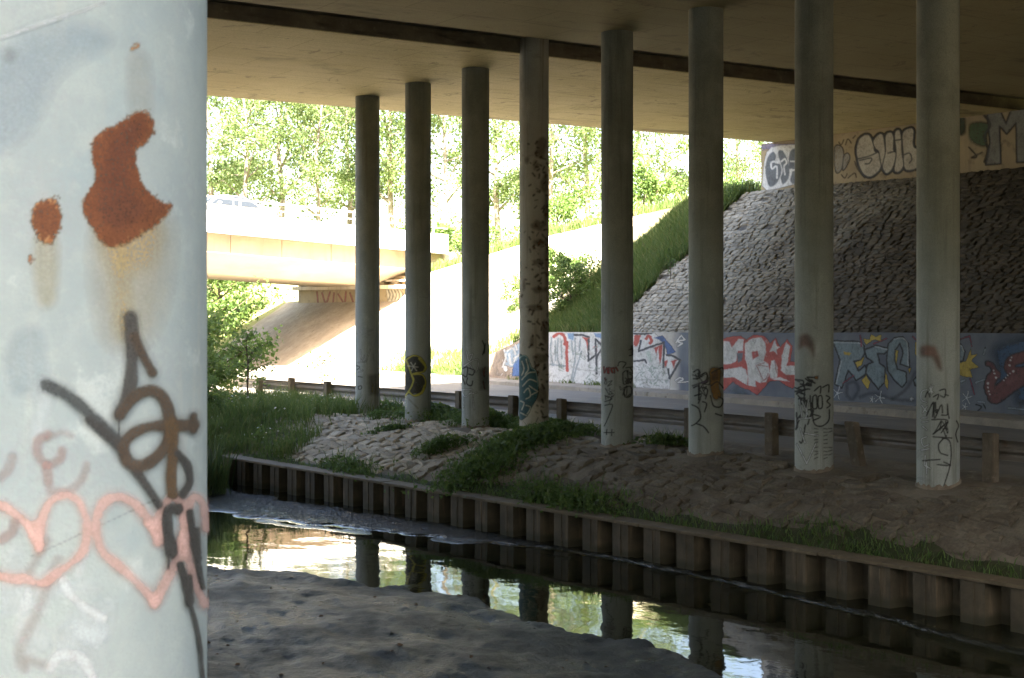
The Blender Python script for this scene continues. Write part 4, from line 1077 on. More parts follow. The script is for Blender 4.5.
for p in ([(395, 195), (440, 165), (490, 180), (520, 230), (510, 268), (436, 286), (442, 322), (425, 372), (388, 428)], [(438, 286), (500, 290), (522, 340), (500, 402), (450, 425), (412, 400)], [(398, 200), (440, 320)]): c.line(K(p), (.50, .46, .07), .75, .95)
c.line(K([(480, 185), (520, 235), (512, 265)]), (.5, .46, .07), 1.1); c.line(K([(515, 360), (495, 405), (455, 424)]), (.5, .46, .07), 1.1)
for p in ([(405, 232), (472, 240)], [(425, 210), (462, 262)], [(455, 215), (430, 262)], [(395, 430), (470, 505)], [(392, 430), (398, 520)]): c.line(K(p), (.55, .55, .45), .5, .8)
c.build('graffiti', COLUMNS[1], M['paint'], 'black letter B outlined in yellow')
c = col_canvas(2, 335, 425)
for p in ([(785, 140), (800, 200), (825, 155), (800, 165)], [(765, 232), (857, 188), (845, 272), (800, 220), (770, 235)], [(750, 380), (775, 432), (822, 388), (752, 385)], [(830, 408), (826, 440), (834, 512)], [(755, 400), (765, 500)], [(800, 410), (850, 405)]): c.line(K(p), W2, .6, .9)
for p in ([(760, 250), (790, 240), (785, 300), (760, 290)], [(800, 245), (835, 260), (825, 290), (800, 285)], [(790, 310), (785, 345), (815, 360), (825, 330)], [(755, 300), (775, 350)], [(888, 70), (900, 110), (890, 160)], [(905, 90), (900, 150)]): c.line(K(p), BLACK, .6, .85)
for p in ([(890, 250), (900, 300)], [(905, 240), (895, 290)], [(892, 330), (902, 380)]): c.line(K(p), (.35, .08, .07), .6, .8)
c.poly(K([(860, 250), (925, 240), (925, 390), (870, 385)]), (.10, .095, .085), .5, 2.5)
c.build('graffiti', COLUMNS[2], M['paint'])
# rusty column: rust bands and teal tag
c = col_canvas(3, 120, 432, .014)
rs = [(541, 148, 8, 20), (536, 165, 5, 8), (544, 185, 5, 16), (538, 225, 10, 9), (540, 243, 9, 6), (546, 210, 3, 30), (538, 262, 8, 5), (539, 290, 10, 6), (536, 307, 11, 6), (524, 285, 2, 10), (532, 342, 3, 12), (540, 358, 9, 9), (534, 372, 7, 5), (545, 330, 4, 20), (541, 395, 8, 14), (527, 160, 3, 6), (547, 270, 3, 60)]
for x, y, w, h in rs:
    w *= .8; h *= .62
    p = [(x + w * math.cos(a) * RNG.uniform(.7, 1.15), y + h * math.sin(a) * RNG.uniform(.6, 1.15)) for a in np.linspace(0, 2 * math.pi, 11)[:-1]]
    c.poly(p, RNG.choice([(.19, .095, .045), (.23, .12, .055), (.15, .08, .04)]), .5, 1.8, True)
for _ in range(150):
    x, y = RNG.gauss(539, 6), RNG.uniform(140, 430); c.line([(x, y), (x + RNG.uniform(-3, 3), y + RNG.uniform(-1, 4))], RNG.choice([(.14, .06, .03), (.2, .1, .04), (.09, .06, .04)]), RNG.uniform(.4, 1.1), .7, 1)
c.build('rust_stain', COLUMNS[3], M['paint'], 'brown rust bands down the right side of the column')
c = col_canvas(3, 350, 432, .011); c.X += (c.X - COLUMNS[3].location.x) / CR * .003; c.Y += (c.Y - COLUMNS[3].location.y) / CR * .003
K = lambda p: cr(480, 300, 4.65, p); bl = [(180, 275), (200, 258), (222, 268), (238, 312), (260, 332), (272, 400), (266, 452), (240, 502), (215, 545), (180, 535)]
c.poly(K(bl), (.035, .11, .115), 1, .7, True)
for p in ([(195, 285), (205, 320), (195, 350)], [(215, 275), (225, 320), (210, 345)], [(195, 370), (225, 340), (255, 335)], [(200, 400), (230, 370), (262, 380)], [(230, 400), (268, 425)], [(205, 430), (225, 410), (235, 445), (215, 460)], [(190, 470), (205, 480), (195, 510)], [(215, 490), (235, 500), (220, 530)], [(190, 525), (220, 540)], [(240, 440), (262, 430)]): c.line(K(p), (.52, .50, .38), .6, .95)
c.line(K(bl[:6]), (.3, .42, .36), .5, .9); c.build('graffiti', COLUMNS[3], M['paint'], 'teal tag with cream letters low on the column')
K = lambda p: cr(590, 330, 5.02, p)
c = col_canvas(4, 345, 440)
for p in ([(70, 185), (72, 215), (85, 190), (88, 215)], [(95, 188), (95, 218)], [(105, 190), (115, 215), (105, 200), (120, 190), (122, 215)], [(130, 188), (140, 205)]): c.line(K(p), (.33, .07, .06), .75, .9)
for p in ([(75, 378), (112, 376), (95, 430), (72, 482)], [(70, 515), (120, 515)], [(110, 500), (108, 530)], [(85, 500), (82, 525)], [(195, 100), (215, 95), (212, 125), (198, 128)], [(140, 180), (150, 160), (180, 165), (165, 190)], [(165, 215), (185, 205), (190, 260), (168, 270), (165, 220)], [(195, 220), (212, 230), (205, 265)], [(170, 290), (205, 285), (205, 330), (175, 335), (170, 295)], [(180, 190), (215, 185)], [(150, 285), (155, 300)], [(75, 330), (110, 345), (75, 360)]): c.line(K(p), BLACK, .5, .85)
scrib(c, K, (75, 250, 120, 350), 6, (.10, .10, .10), .45, .7); scrib(c, K, (160, 200, 215, 330), 6, (.07, .07, .075), .5, .8); c.poly(K([(70, 240), (80, 238), (76, 262)]), (.3, .08, .06), .8)
for p in ([(85, 300), (120, 305)], [(90, 330), (120, 325)], [(150, 290), (165, 300)]): c.line(K(p), (.6, .62, .6), .5, .8)
c.poly(K([(205, 60), (222, 40), (222, 135), (205, 120)]), (.05, .06, .05), .6, 1.5)
c.build('graffiti', COLUMNS[4], M['paint'])
c = col_canvas(5, 360, 440)
c.poly(K([(600, 200), (640, 188), (662, 215), (650, 280), (662, 330), (625, 350), (602, 290)]), (.30, .16, .04), .85, 2, True); c.poly(K([(610, 215), (640, 200), (645, 250), (610, 255)]), (.10, .05, .02), .9, 1.5)
for p in ([(520, 210), (545, 200), (550, 240), (520, 245)], [(560, 225), (585, 215), (590, 260), (560, 265)], [(520, 290), (545, 285), (545, 350)], [(525, 330), (560, 320)], [(565, 290), (590, 300), (580, 345)], [(512, 375), (545, 395), (555, 440), (530, 470), (510, 480)], [(535, 470), (570, 485), (595, 515)], [(610, 215), (665, 190), (670, 230)], [(608, 280), (640, 260), (668, 290)], [(605, 330), (620, 380), (655, 385), (668, 350), (645, 335)], [(630, 420), (660, 430)], [(565, 360), (585, 370), (575, 410)]): c.line(K(p), BLACK, .65, .9)
scrib(c, K, (515, 210, 590, 350), 8, (.06, .06, .06), .5, .8); c.line(K([(515, 280), (590, 255)]), (.16, .11, .2), .9, .6)
c.build('graffiti', COLUMNS[5], M['paint'])
K = lambda p: cr(785, 320, 4.237, p); c = col_canvas(6, 325, 470)
c.poly(K([(62, 72), (95, 60), (122, 95), (122, 150), (110, 130), (85, 110), (58, 120)]), (.30, .10, .06), .5, 3, True)
scrib(c, K, (55, 245, 125, 310), 11, BLACK, .7, .9)
for p in ([(125, 300), (150, 280), (150, 310)], [(160, 285), (185, 275), (185, 305)], [(118, 325), (132, 320), (135, 370), (118, 372), (118, 325)], [(140, 325), (155, 322), (158, 368), (142, 372), (140, 325)], [(175, 320), (190, 330), (178, 345), (192, 360), (178, 372)], [(115, 390), (125, 440), (155, 450), (185, 425), (188, 380)], [(120, 400), (150, 410), (120, 425)], [(55, 320), (75, 345), (60, 360)]): c.line(K(p), BLACK, .65, .9)
scrib(c, K, (52, 330, 112, 500), 9, (.04, .04, .045), .7, .85)
for p in ([(60, 340), (72, 410)], [(72, 345), (98, 400)], [(100, 335), (88, 415)], [(60, 420), (110, 415)]): c.line(K(p), (.58, .62, .62), .7, .85)
for p in ([(50, 525), (92, 608)], [(92, 608), (132, 520)], [(65, 460), (85, 520)], [(85, 480), (140, 490)]): c.line(K(p), (.6, .64, .64), .8, .9, curve=False)
for k in range(9):
    for x in (125, 165, 185): c.line(K([(x, 460 + k * 16), (x + 14, 455 + k * 16 + RNG.uniform(-4, 8))]), (.06, .06, .06), .45, .75) if RNG.random() < .75 else None
c.poly(K([(125, 238), (142, 236), (140, 252), (128, 250)]), (.35, .16, .05), .8, 1); c.build('graffiti', COLUMNS[6], M['paint'])
K = lambda p: cr(908, 320, 3.767, p); c = col_canvas(7, 335, 490)
c.poly(K([(48, 100), (95, 98), (115, 130), (128, 185), (112, 180), (90, 140), (50, 135)]), (.33, .12, .07), .55, 3, True)
for k, p in enumerate(([(72, 262), (52, 270), (50, 300), (70, 310)], [(50, 320), (70, 345)], [(72, 325), (55, 350)], [(50, 370), (72, 368)], [(52, 385), (75, 382)], [(55, 400), (72, 415)], [(70, 440), (50, 450), (58, 475), (78, 470)], [(50, 490), (80, 485)], [(65, 510), (62, 540)], [(60, 545), (85, 560)], [(70, 535), (70, 580)], [(80, 255), (95, 275)], [(95, 250), (78, 275)], [(86, 245), (88, 280)])): c.line(K(p), (.6, .63, .62), .7, .9)
for p in ([(65, 290), (75, 270), (82, 290)], [(95, 290), (115, 280), (110, 300)], [(120, 265), (140, 262), (138, 290), (122, 285)], [(140, 280), (152, 285)], [(70, 360), (95, 310), (92, 365)], [(100, 310), (100, 370), (125, 320), (130, 350)], [(90, 375), (150, 380), (95, 430)], [(95, 430), (150, 385), (125, 425)], [(95, 440), (165, 445)], [(135, 445), (115, 470), (122, 500), (150, 510)], [(55, 530), (120, 525)], [(110, 545), (160, 548), (135, 535)], [(130, 445), (158, 460), (160, 540), (130, 640)], [(150, 345), (155, 370)], [(183, 380), (190, 400), (180, 430), (188, 460)], [(125, 380), (100, 425)]): c.line(K(p), BLACK, .6, .9)
scrib(c, K, (95, 300, 140, 430), 5, BLACK, .6, .85); c.build('graffiti', COLUMNS[7], M['paint'], 'white vertical lettering beside a black scrawl')

# near column: rust, stains, hearts, tags
base = math.atan2(-NCY, -NCX); A = np.linspace(base - 1.70, base + 1.70, 440); Z = np.arange(3.30, 4.62, .0026)
A, Z = np.meshgrid(A, Z, indexing='ij')
def near_canvas(r, wob=.8, wsc=.12): return Canvas(NCX + (NCRAD + r) * np.cos(A), NCY + (NCRAD + r) * np.sin(A), Z, wob=wob, wsc=wsc)
NP = M['near_paint']; K1 = lambda p: cr(0, 0, 1.994, p)
c = near_canvas(.0010)       # washed patches and run-off
def patch(pts, col, a, s): c.poly(pts, col, a, s, True)
patch([(-10, 60), (60, 20), (110, 40), (60, 75), (30, 130), (-10, 150)], (.28, .38, .46), .30, 16); patch([(10, 340), (40, 330), (45, 385), (12, 390)], (.36, .46, .50), .35, 9)
patch([(97, 225), (165, 215), (166, 290), (145, 340), (105, 335)], (.43, .38, .25), .38, 20); patch([(100, 225), (158, 225), (150, 265), (112, 268)], (.42, .29, .11), .38, 14); patch([(114, 255), (128, 255), (130, 330), (116, 330)], (.40, .30, .10), .30, 9)
patch([(35, 240), (57, 240), (55, 300), (38, 300)], (.42, .38, .24), .40, 8); patch([(128, 60), (150, 60), (150, 130), (132, 130)], (.44, .44, .38), .25, 8)
for x, y, w, h in ((20, 600, 26, 18), (35, 640, 14, 16), (80, 650, 30, 30), (70, 590, 26, 10), (15, 560, 9, 12), (95, 620, 22, 26), (45, 395, 10, 20), (38, 430, 7, 20)):
    patch([(x + w * math.cos(a) * RNG.uniform(.7, 1.2), y + h * math.sin(a) * RNG.uniform(.7, 1.2)) for a in np.linspace(0, 6.28, 9)[:-1]], (.60, .68, .70), .35, 7)
for p, r, al in (([(62, 580), (75, 600), (102, 618)], 4, .55), ([(50, 668), (60, 655), (80, 658), (92, 676)], 5, .45), ([(52, 570), (30, 590), (18, 640)], 5, .25), ([(78, 575), (84, 555)], 4, .35)): c.line(p, (.66, .71, .72), r, al, 3)
for p, r, al in (([(58, 560), (38, 610), (20, 650), (24, 668)], 5, .30), ([(48, 540), (30, 570)], 4, .30), ([(28, 660), (45, 665)], 4, .3)): c.line(p, (.32, .24, .22), r, al, 4)
c.line([(0, 38), (20, 31), (60, 18), (104, 3)], (.62, .66, .66), 1.6, .5, 2); c.line([(0, 41), (22, 33), (62, 20)], (.3, .36, .38), .8, .45, 1.5)
c.line([(30, 557), (90, 530), (155, 500)], (.22, .26, .25), .5, .5, .8)
patch([(8, 48), (18, 55), (10, 62), (4, 58)], (.25, .28, .28), .4, 4)
c.build('weathered_patch', NEAR, NP, 'washed-out paint patches and brown run-off stains')
c = near_canvas(.0018, 3.6, .5)
rust = K1([(275, 222), (300, 230), (306, 255), (290, 285), (270, 300), (275, 340), (290, 375), (315, 400), (342, 410), (320, 440), (285, 465), (240, 490), (210, 488), (185, 455), (165, 415), (175, 385), (190, 360), (185, 310), (185, 285), (200, 265), (240, 245)])
sm = K1([(93, 398), (115, 405), (122, 435), (112, 465), (92, 484), (72, 462), (63, 435), (72, 408)])
c.poly(rust, (.36, .16, .05), .75, 2.6, True); c.poly(rust, (.165, .058, .024), 1, 1.4, True); c.poly(K1([(240, 260), (285, 240), (270, 290), (255, 340), (270, 390), (290, 420), (240, 455), (200, 430), (205, 330)]), (.115, .042, .022), .8, 6, True)
c.poly(sm, (.36, .17, .06), .75, 2.4, True); c.poly(sm, (.16, .06, .026), 1, 1.6, True)
for q in (rust, sm):
    for _ in range(70):
        i = RNG.randrange(len(q)); a, b = q[i], q[(i + 1) % len(q)]; f = RNG.random()
        x, y = a[0] + (b[0] - a[0]) * f + RNG.gauss(0, 2.2), a[1] + (b[1] - a[1]) * f + RNG.gauss(0, 2.2)
        c.line([(x, y), (x + RNG.uniform(-1, 1), y + RNG.uniform(-1, 1.5))], RNG.choice([(.30, .13, .05), (.2, .08, .03), (.42, .24, .11)]), RNG.uniform(.3, 1.0), .85, .6)
c.line(K1([(58, 510), (62, 520)]), (.33, .14, .05), 1.8, .8, 1); c.line(K1([(266, 98), (275, 90)]), (.36, .18, .06), 2.0, .8, 1.4)
c.build('rust_patch', NEAR, NP, 'orange-brown rust patches where the paint has flaked')
c = near_canvas(.0026, .9, .2); PK = (.62, .40, .35); K2 = lambda p: cr(0, 420, 4.843, p); K3 = lambda p: cr(0, 540, 4.876, p)
RB = (.36, .25, .23)      # faded reddish scrawl
for p, r, al in ((K2([(230, 70), (185, 100), (180, 160), (225, 215), (290, 190), (300, 150)]), 4.5, .5), (K2([(225, 220), (235, 300)]), 5, .5), (K2([(240, 340), (330, 340), (395, 290), (420, 220)]), 4, .35), (K2([(230, 90), (300, 60), (350, 80)]), 3, .3), (K2([(0, 280), (40, 240), (60, 180)]), 5, .35), (K2([(10, 580), (60, 540), (70, 500)]), 5, .5)): c.line(p, RB, r, al, 2.5)
c.build('faded_scrawl', NEAR, NP, 'faded reddish scrawl under the hearts')
c = near_canvas(.0032, .8, .2)
H = [K2([(-60, 440), (0, 410), (70, 450), (120, 500), (190, 600)]), K2([(190, 620), (205, 500), (240, 400), (310, 365), (375, 390), (415, 470), (420, 560), (400, 640)]) + K3([(350, 110), (270, 170), (200, 210), (130, 190), (60, 188), (0, 178), (-60, 160)]),
     K2([(775, 570), (730, 500), (660, 410), (580, 375), (510, 395), (470, 460), (470, 560), (500, 640)]) + K3([(560, 110), (660, 200), (750, 300)]), K3([(752, 312), (810, 200), (870, 90), (895, 0)]) + K2([(905, 500), (870, 400), (830, 380), (785, 430), (760, 500), (765, 590)]),
     K2([(890, 640), (895, 500), (920, 400), (950, 375), (985, 410), (1000, 520)]), K3([(890, 0), (920, 110), (960, 230), (1000, 310)])]
for p in H: c.line(p, PK, 7.5, .16, 5.0, var=.3)
for p in H: c.line(p, PK, 4.6, .62, 2.8, var=.3)
c.poly(K2([(120, 500), (190, 480), (205, 560), (190, 630), (150, 590)]), PK, .75, 3); c.poly(K2([(690, 500), (780, 470), (790, 540), (760, 580)]), PK, .7, 3); c.poly(K3([(720, 260), (790, 250), (755, 330)]), PK, .6, 2.5)
c.build('painted_hearts', NEAR, NP, 'row of pink spray-painted hearts')
c = near_canvas(.0040, .5, .2); DK = (.045, .045, .042); BR = (.075, .055, .038); K0 = lambda p: cr(0, 300, 4.843, p)
for p, r, s, col, al in ((K0([(225, 410), (330, 465), (440, 560), (570, 680)]), 5.0, 2.2, (.06, .07, .07), .95), (K2([(430, 0), (560, 110), (640, 220), (720, 330), (770, 410)]), 4.0, 1.4, DK, .95),
    (K0([(632, 85), (640, 200), (640, 330), (620, 450), (580, 550)]), 5.6, 1.4, (.065, .065, .06), .96), (K0([(650, 180), (690, 260), (740, 350)]), 4.2, 1.2, BR, .96), (K0([(580, 560), (650, 470), (740, 440), (800, 490), (825, 580), (830, 680)]), 5.0, 1.2, BR, .96),
    (K2([(940, 20), (860, 25), (740, 30), (650, 60), (600, 120), (620, 200), (690, 220), (770, 170), (820, 90), (830, 0)]), 5.0, 1.2, BR, .96), (K2([(830, 20), (838, 150), (830, 260), (835, 360)]), 5.2, 1.0, (.095, .06, .03), .97), (K2([(860, 160), (910, 220), (920, 300), (885, 360)]), 3.6, 1.0, DK, .97),
    (K0([(940, 560), (938, 630)]), 3.0, 1.0, BR, .96), (K2([(860, 430), (815, 440), (815, 540), (832, 640)]), 5.0, 1.0, DK, .97), (K3([(825, 0), (840, 60)]), 3.4, 1.0, DK, .97), (K3([(822, 40), (822, 140)]), .9, .6, DK, .9),
    (K2([(922, 450), (935, 560), (960, 670)]), 3.2, 1.0, DK, .97), (K2([(955, 530), (965, 640)]), 2.4, .9, DK, .97), (K3([(945, 20), (965, 110), (990, 230)]), 2.6, .9, DK, .97), (K3([(880, 120), (910, 220), (920, 310)]), 3.4, .9, DK, .97), (K3([(925, 180), (935, 300)]), 2.4, .9, DK, .97), (K3([(930, 310), (970, 470), (995, 690)]), 1.6, .7, DK, .97), (K0([(575, 570), (575, 680)]), .7, .5, DK, .9)):
    c.line(p, col, r + 4.5, .14, 4.5); c.line(p, col, r * 1.1, al, s * 1.25, var=.2)
c.build('spray_tag', NEAR, NP, 'dark brown-black looping tag with drips')
# ------------------------------------------------------------------ vegetation
def rand_dirs(n):
    v = NR.normal(size=(n, 3)); return v / np.linalg.norm(v, axis=1, keepdims=True)
def leaf_mesh(name, C, size, mat, flat=0.0, aspect=0.62):
    """C (n,3) leaf centres -> one pointed leaf (folded quad) each"""
    n = len(C)
    d = rand_dirs(n); d[:, 2] = d[:, 2] * (1 - flat) - 0.15; d /= np.linalg.norm(d, axis=1, keepdims=True)
    s = np.cross(d, rand_dirs(n)); s /= np.linalg.norm(s, axis=1, keepdims=True) + 1e-9
    up = np.cross(d, s)
    L = (size * NR.uniform(0.6, 1.25, n))[:, None]
    a = C - d * L * .5; b = C + d * L * .5
    l = C + s * L * .5 * aspect + up * L * .08 - d * L * .05; r = C - s * L * .5 * aspect + up * L * .08 - d * L * .05
    V = np.stack([a, l, b, r], 1).reshape(-1, 3)
    return np_mesh(name, V, np.arange(4 * n).reshape(n, 4), mat)
def blades_mesh(name, P, h, w, mat, lean=0.5):
    n = len(P); h = np.broadcast_to(h, n) * NR.uniform(.55, 1.2, n)
    a = NR.uniform(0, 2 * np.pi, n); wd = np.stack([np.cos(a), np.sin(a), 0 * a], 1) * (w * NR.uniform(.6, 1.3, n))[:, None]
    b = NR.uniform(0, 2 * np.pi, n); ln = np.stack([np.cos(b), np.sin(b), 0 * b], 1) * (h * lean * NR.uniform(.2, 1.2, n))[:, None]
    z = np.zeros((n, 3)); z[:, 2] = h
    B0 = P - wd * .5; B1 = P + wd * .5; m = P + z * .55 + ln * .35; M0 = m - wd * .42; M1 = m + wd * .42; T = P + z * .95 + ln
    V = np.stack([B0, B1, M1, M0, T], 1).reshape(-1, 3); i = np.arange(n)[:, None] * 5
    F = np.concatenate([i + np.array([[0, 1, 2]]), i + np.array([[0, 2, 3]]), i + np.array([[3, 2, 4]])], 0)
    return np_mesh(name, V, F, mat)

def tree_meshes(seed, h, rad, nleaf, lsize, mat, bark, r0, low=0.22, nl=18):
    R = random.Random(seed); mb = MB(); tips = []
    bend = [Vector((R.uniform(-1, 1), R.uniform(-1, 1), 0)) * h * .03 for _ in range(6)]
    pts = [Vector((0, 0, -0.4))]; p = Vector((0, 0, 0))
    for k in range(7):
        t = k / 6; pts.append(Vector((0, 0, h * .92 * t)) + bend[min(k, 5)] * t)
    rads = [r0 * 1.25] + [r0 * (1 - .9 * k / 6) + .012 for k in range(7)]
    mb.tube(pts, rads, 8)
    for j in range(nl):
        t = low + (0.95 - low) * (j + R.random()) / nl
        i = min(int(t * 6), 5) + 1; f = t * 6 - int(t * 6)
        base = pts[i].lerp(pts[i + 1], f) if i + 1 < len(pts) else pts[-1]
        a = j * 2.4 + R.uniform(-.5, .5); env = math.sin(math.pi * min(1, (t - low) / (1 - low) * .82 + .16)) ** .7
        L = rad * env * R.uniform(.7, 1.15); el = R.uniform(.15, .75)
        d = Vector((math.cos(a) * math.cos(el), math.sin(a) * math.cos(el), math.sin(el)))
        mid = base + d * L * .5 + Vector((0, 0, L * .06)); end = base + d * L + Vector((0, 0, R.uniform(-.1, .15) * L))
        rr = max(.015, r0 * (1 - t) * .55 + .012)
        mb.tube([base, mid, end], [rr, rr * .6, .008], 5)
        for s in (0.45, .6, .75, .88, 1.0):
            q = base.lerp(end, s) + Vector((R.gauss(0, 1), R.gauss(0, 1), R.gauss(0, .7))) * L * .14
            tips.append((q, L * R.uniform(.09, .17)))
            if R.random() < .6:
                mb.tube([base.lerp(end, s * .9), q], [rr * .4, .006], 4)
    tips.append((pts[-1], rad * .25))
    per = nleaf // len(tips); C = []
    for q, s in tips:
        k = int(per * R.uniform(.5, 1.5))
        g = NR.normal(size=(k, 3)) * max(s, .12) * np.array([1, 1, .8]); C.append(np.array(q) + g)
    return mb.mesh('trunk', bark, smooth=True), leaf_mesh('crown', np.concatenate(C), lsize, mat)
def place(kind, variant, x, y, z, rot, sc, label, cat, group=None):
    e = empty(kind, (x, y, z)); e.rotation_euler = (0, 0, rot); e.scale = (sc, sc, sc * RNG.uniform(.95, 1.1))
    tag(e, label, cat, group)
    obj('trunk' if cat == 'tree' else 'stem', variant[0], e); obj('crown' if cat == 'tree' else 'foliage', variant[1], e)
    return e
def at_d(px, d):
    m = (px - 512) / FPX
    return d * (SN + m * CS), d * (CS - m * SN)
def ground_at(x, y):
    if x >= ABX:
        t = (x - ABX) / 700; k = float(sstep(0, .05, t)); return float(crest_z(y)) * (1 - k) + 7.2 * k - .03
    x0, z0 = toe(y)
    if x >= x0:
        u = (x - float(x0)) / (ABX - float(x0)); return float(slope_pt(u, y, -.03)[2])
    if x > 18.45: return float(road_z(x, y))
    return float(bank_z(x, y))

TV = [tree_meshes(31, 17, 4.4, 12000, .22, M['leaf'], M['bark'], .20), tree_meshes(32, 17, 3.6, 8500, .21, M['leaf'], M['bark'], .16, .15),
      tree_meshes(33, 16, 5.0, 12000, .23, M['leaf'], M['bark'], .22, .28), tree_meshes(34, 12, 3.0, 2600, .22, M['leaf'], M['bark'], .09, .3)]
trees = [(212, 96, 0, 1.15, 'leafy poplar at the far left above the car on the far bridge'),
 (246, 88, 1, 1.10, 'slender pale-trunked tree just right of the car on the far bridge'),
 (282, 106, 2, 1.20, 'broad airy tree with wide gaps rising behind the far bridge parapet'),
 (318, 90, 1, .95, 'narrow leafy tree left of the farthest column, behind the bridge railing'),
 (350, 100, 0, 1.1, 'dense tree crown hidden partly by the farthest column'),
 (392, 92, 2, 1.05, 'broad leafy tree between the farthest column and the yellow B column'),
 (444, 86, 1, 1.1, 'tall narrow tree right of the column with the yellow B'),
 (498, 94, 0, 1.1, 'leafy tree crown between the star-tagged column and the rusty column'),
 (552, 78, 1, 1.0, 'slim tree with a thin pale trunk right of the rusty column'),
 (588, 86, 2, .95, 'wide leafy tree left of the column with the red tag'),
 (645, 66, 3, .72, 'small sparse sapling with a pale trunk right of the red tagged column'),
 (668, 92, 0, .85, 'pale leafy tree behind the small sapling on the bright crest'),
 (738, 88, 2, .70, 'low leafy tree left of the abutment above the grassy slope')]
for i, (px, d, v, sc, lab) in enumerate(trees):
    x, y = at_d(px, d)
    place('tree', TV[v], x, y, ground_at(x, y) - .1, i * 1.7, sc, lab, 'tree', 'trees beyond the bridge')

BV = [tree_meshes(51, 2.6, 1.9, 5200, .15, M['bush_leaf'], M['dark_bark'], .06, .03, 16), tree_meshes(52, 2.2, 1.7, 4600, .14, M['bush_leaf'], M['dark_bark'], .05, .02, 16)]
bushes = [(29.5, 74.0, 1.5, 'bright sunlit bush left of the far bridge abutment'), (26.0, 72.5, 1.1, 'sunlit bush beside the foot of the slope under the far bridge'),
 (25.0, 79.0, 1.8, 'large sunlit bush filling the gap below the far bridge'), (31.5, 82.0, 2.0, 'tall sunlit bush deep under the far bridge'),
 (24.3, 66.5, .75, 'low bush above the guardrail at the left'),
 (28.1, 39.2, .72, 'dark green bush above the white graffiti on the wall'), (28.9, 40.8, .62, 'green bush just right of the rusty column, up the slope'),
 (29.6, 44.6, .55, 'sparse shrub reaching out left of the rusty column'),
 (36.5, 52.0, 1.1, 'sunlit bush on the crest between the rusty and red tagged columns'), (36.0, 58.0, 1.2, 'pale bush right of the far bridge end'),
 (39.5, 49.5, 1.2, 'bush on the bright crest beneath the slim tree'), (40.0, 44.0, .9, 'small bush on the crest left of the abutment'), (39.0, 66.0, 1.6, 'big bush behind the far bridge railing between two columns'),
 (15.0, 39.2, .85, 'sunlit bush on the left bank in front of the guardrail'), (16.2, 41.6, 1.1, 'leafy bush at the far left by the guardrail'),
 (12.9, 33.6, .42, 'dark green bush at the water end of the piling'), (13.7, 35.6, .40, 'low leafy bush on the grassy bank behind the piling')]
for i, (x, y, sc, lab) in enumerate(bushes):
    place('bush', BV[i % 2], x, y, ground_at(x, y) - .08, i * 2.1, sc, lab, 'bush', 'bushes around the bridge')
SV = tree_meshes(61, 2.2, .75, 420, .12, M['bush_leaf'], M['dark_bark'], .022, .45, 9)
place('sapling', SV, 14.9, 35.3, ground_at(14.9, 35.3) - .05, 0, 1, 'thin leafy sapling on the grassy bank left of the columns', 'sapling')
SV2 = tree_meshes(62, 1.2, .5, 130, .11, M['weed'], M['dark_bark'], .015, .3, 6)
x, y = at_d(322, 47); place('sapling', SV2, x, y, ground_at(x, y), 0, 1.1, 'small shoot rising above the guardrail in front of the sunlit slope', 'sapling')
u, y = 0.36, 34.6; q = slope_pt(u, y, 0); place('sapling', SV2, float(q[0]), y, float(q[2]) - .05, 1, .55, 'tiny weed growing between stones on the paved slope', 'weed')

def scatter_bank(n, x0, x1, y0, y1, dens):
    x = NR.uniform(x0, x1, n); y = NR.uniform(y0, y1, n); k = NR.random(n) < dens(x, y)
    x, y = x[k], y[k]; return np.stack([x, y, bank_z(x, y) - .01], 1)
def dens_left(x, y):
    e, _ = bank_edge(y)
    stony = sstep(33.6, 31.2, y + fbm(x, y, 3, 3) * 1.2) * sstep(278, 325, proj(x, y, 0 * x + 1.0)[0] + fbm(x * 1.3, y * 1.3, 3, 23) * 70)
    return (x > e + .25) * (1 - stony) * (0.55 + .9 * fbm(x * .9, y * .9, 3, 8)).clip(0.15, 1)
P = scatter_bank(60000, 9.6, 18.2, 27.0, 39.5, dens_left)
tag(obj('grass', blades_mesh('grass', P, (.26 + .34 * vnoise(P[:, 0] * 1.3, P[:, 1] * 1.3, 5, 1)) * (.7 + .5 * vnoise(P[:, 0] * 4, P[:, 1] * 4, 5, 9)), .020, M['grass'], .5)), 'rough long grass covering the left end of the far bank', kind='stuff')
def dens_edge(x, y):
    d = x - Xp(y); w = .35 + .45 * sstep(-.25, .3, fbm(y * .7, y * 0, 3, 15)) + .6 * np.exp(-((y - 19.5) / 1.6) ** 2)
    return ((d > .1) & (d < w)) * (0.9 - .8 * d / w) * (.35 + .9 * vnoise(x * 4, y * 4, 6, 6))
P = scatter_bank(70000, 12.2, 16.5, 9, 30.2, dens_edge)
tag(obj('grass_fringe', blades_mesh('grass_fringe', P, .13, .016, M['weed'], .8)), 'dark green fringe of grass along the top of the piling', kind='stuff')
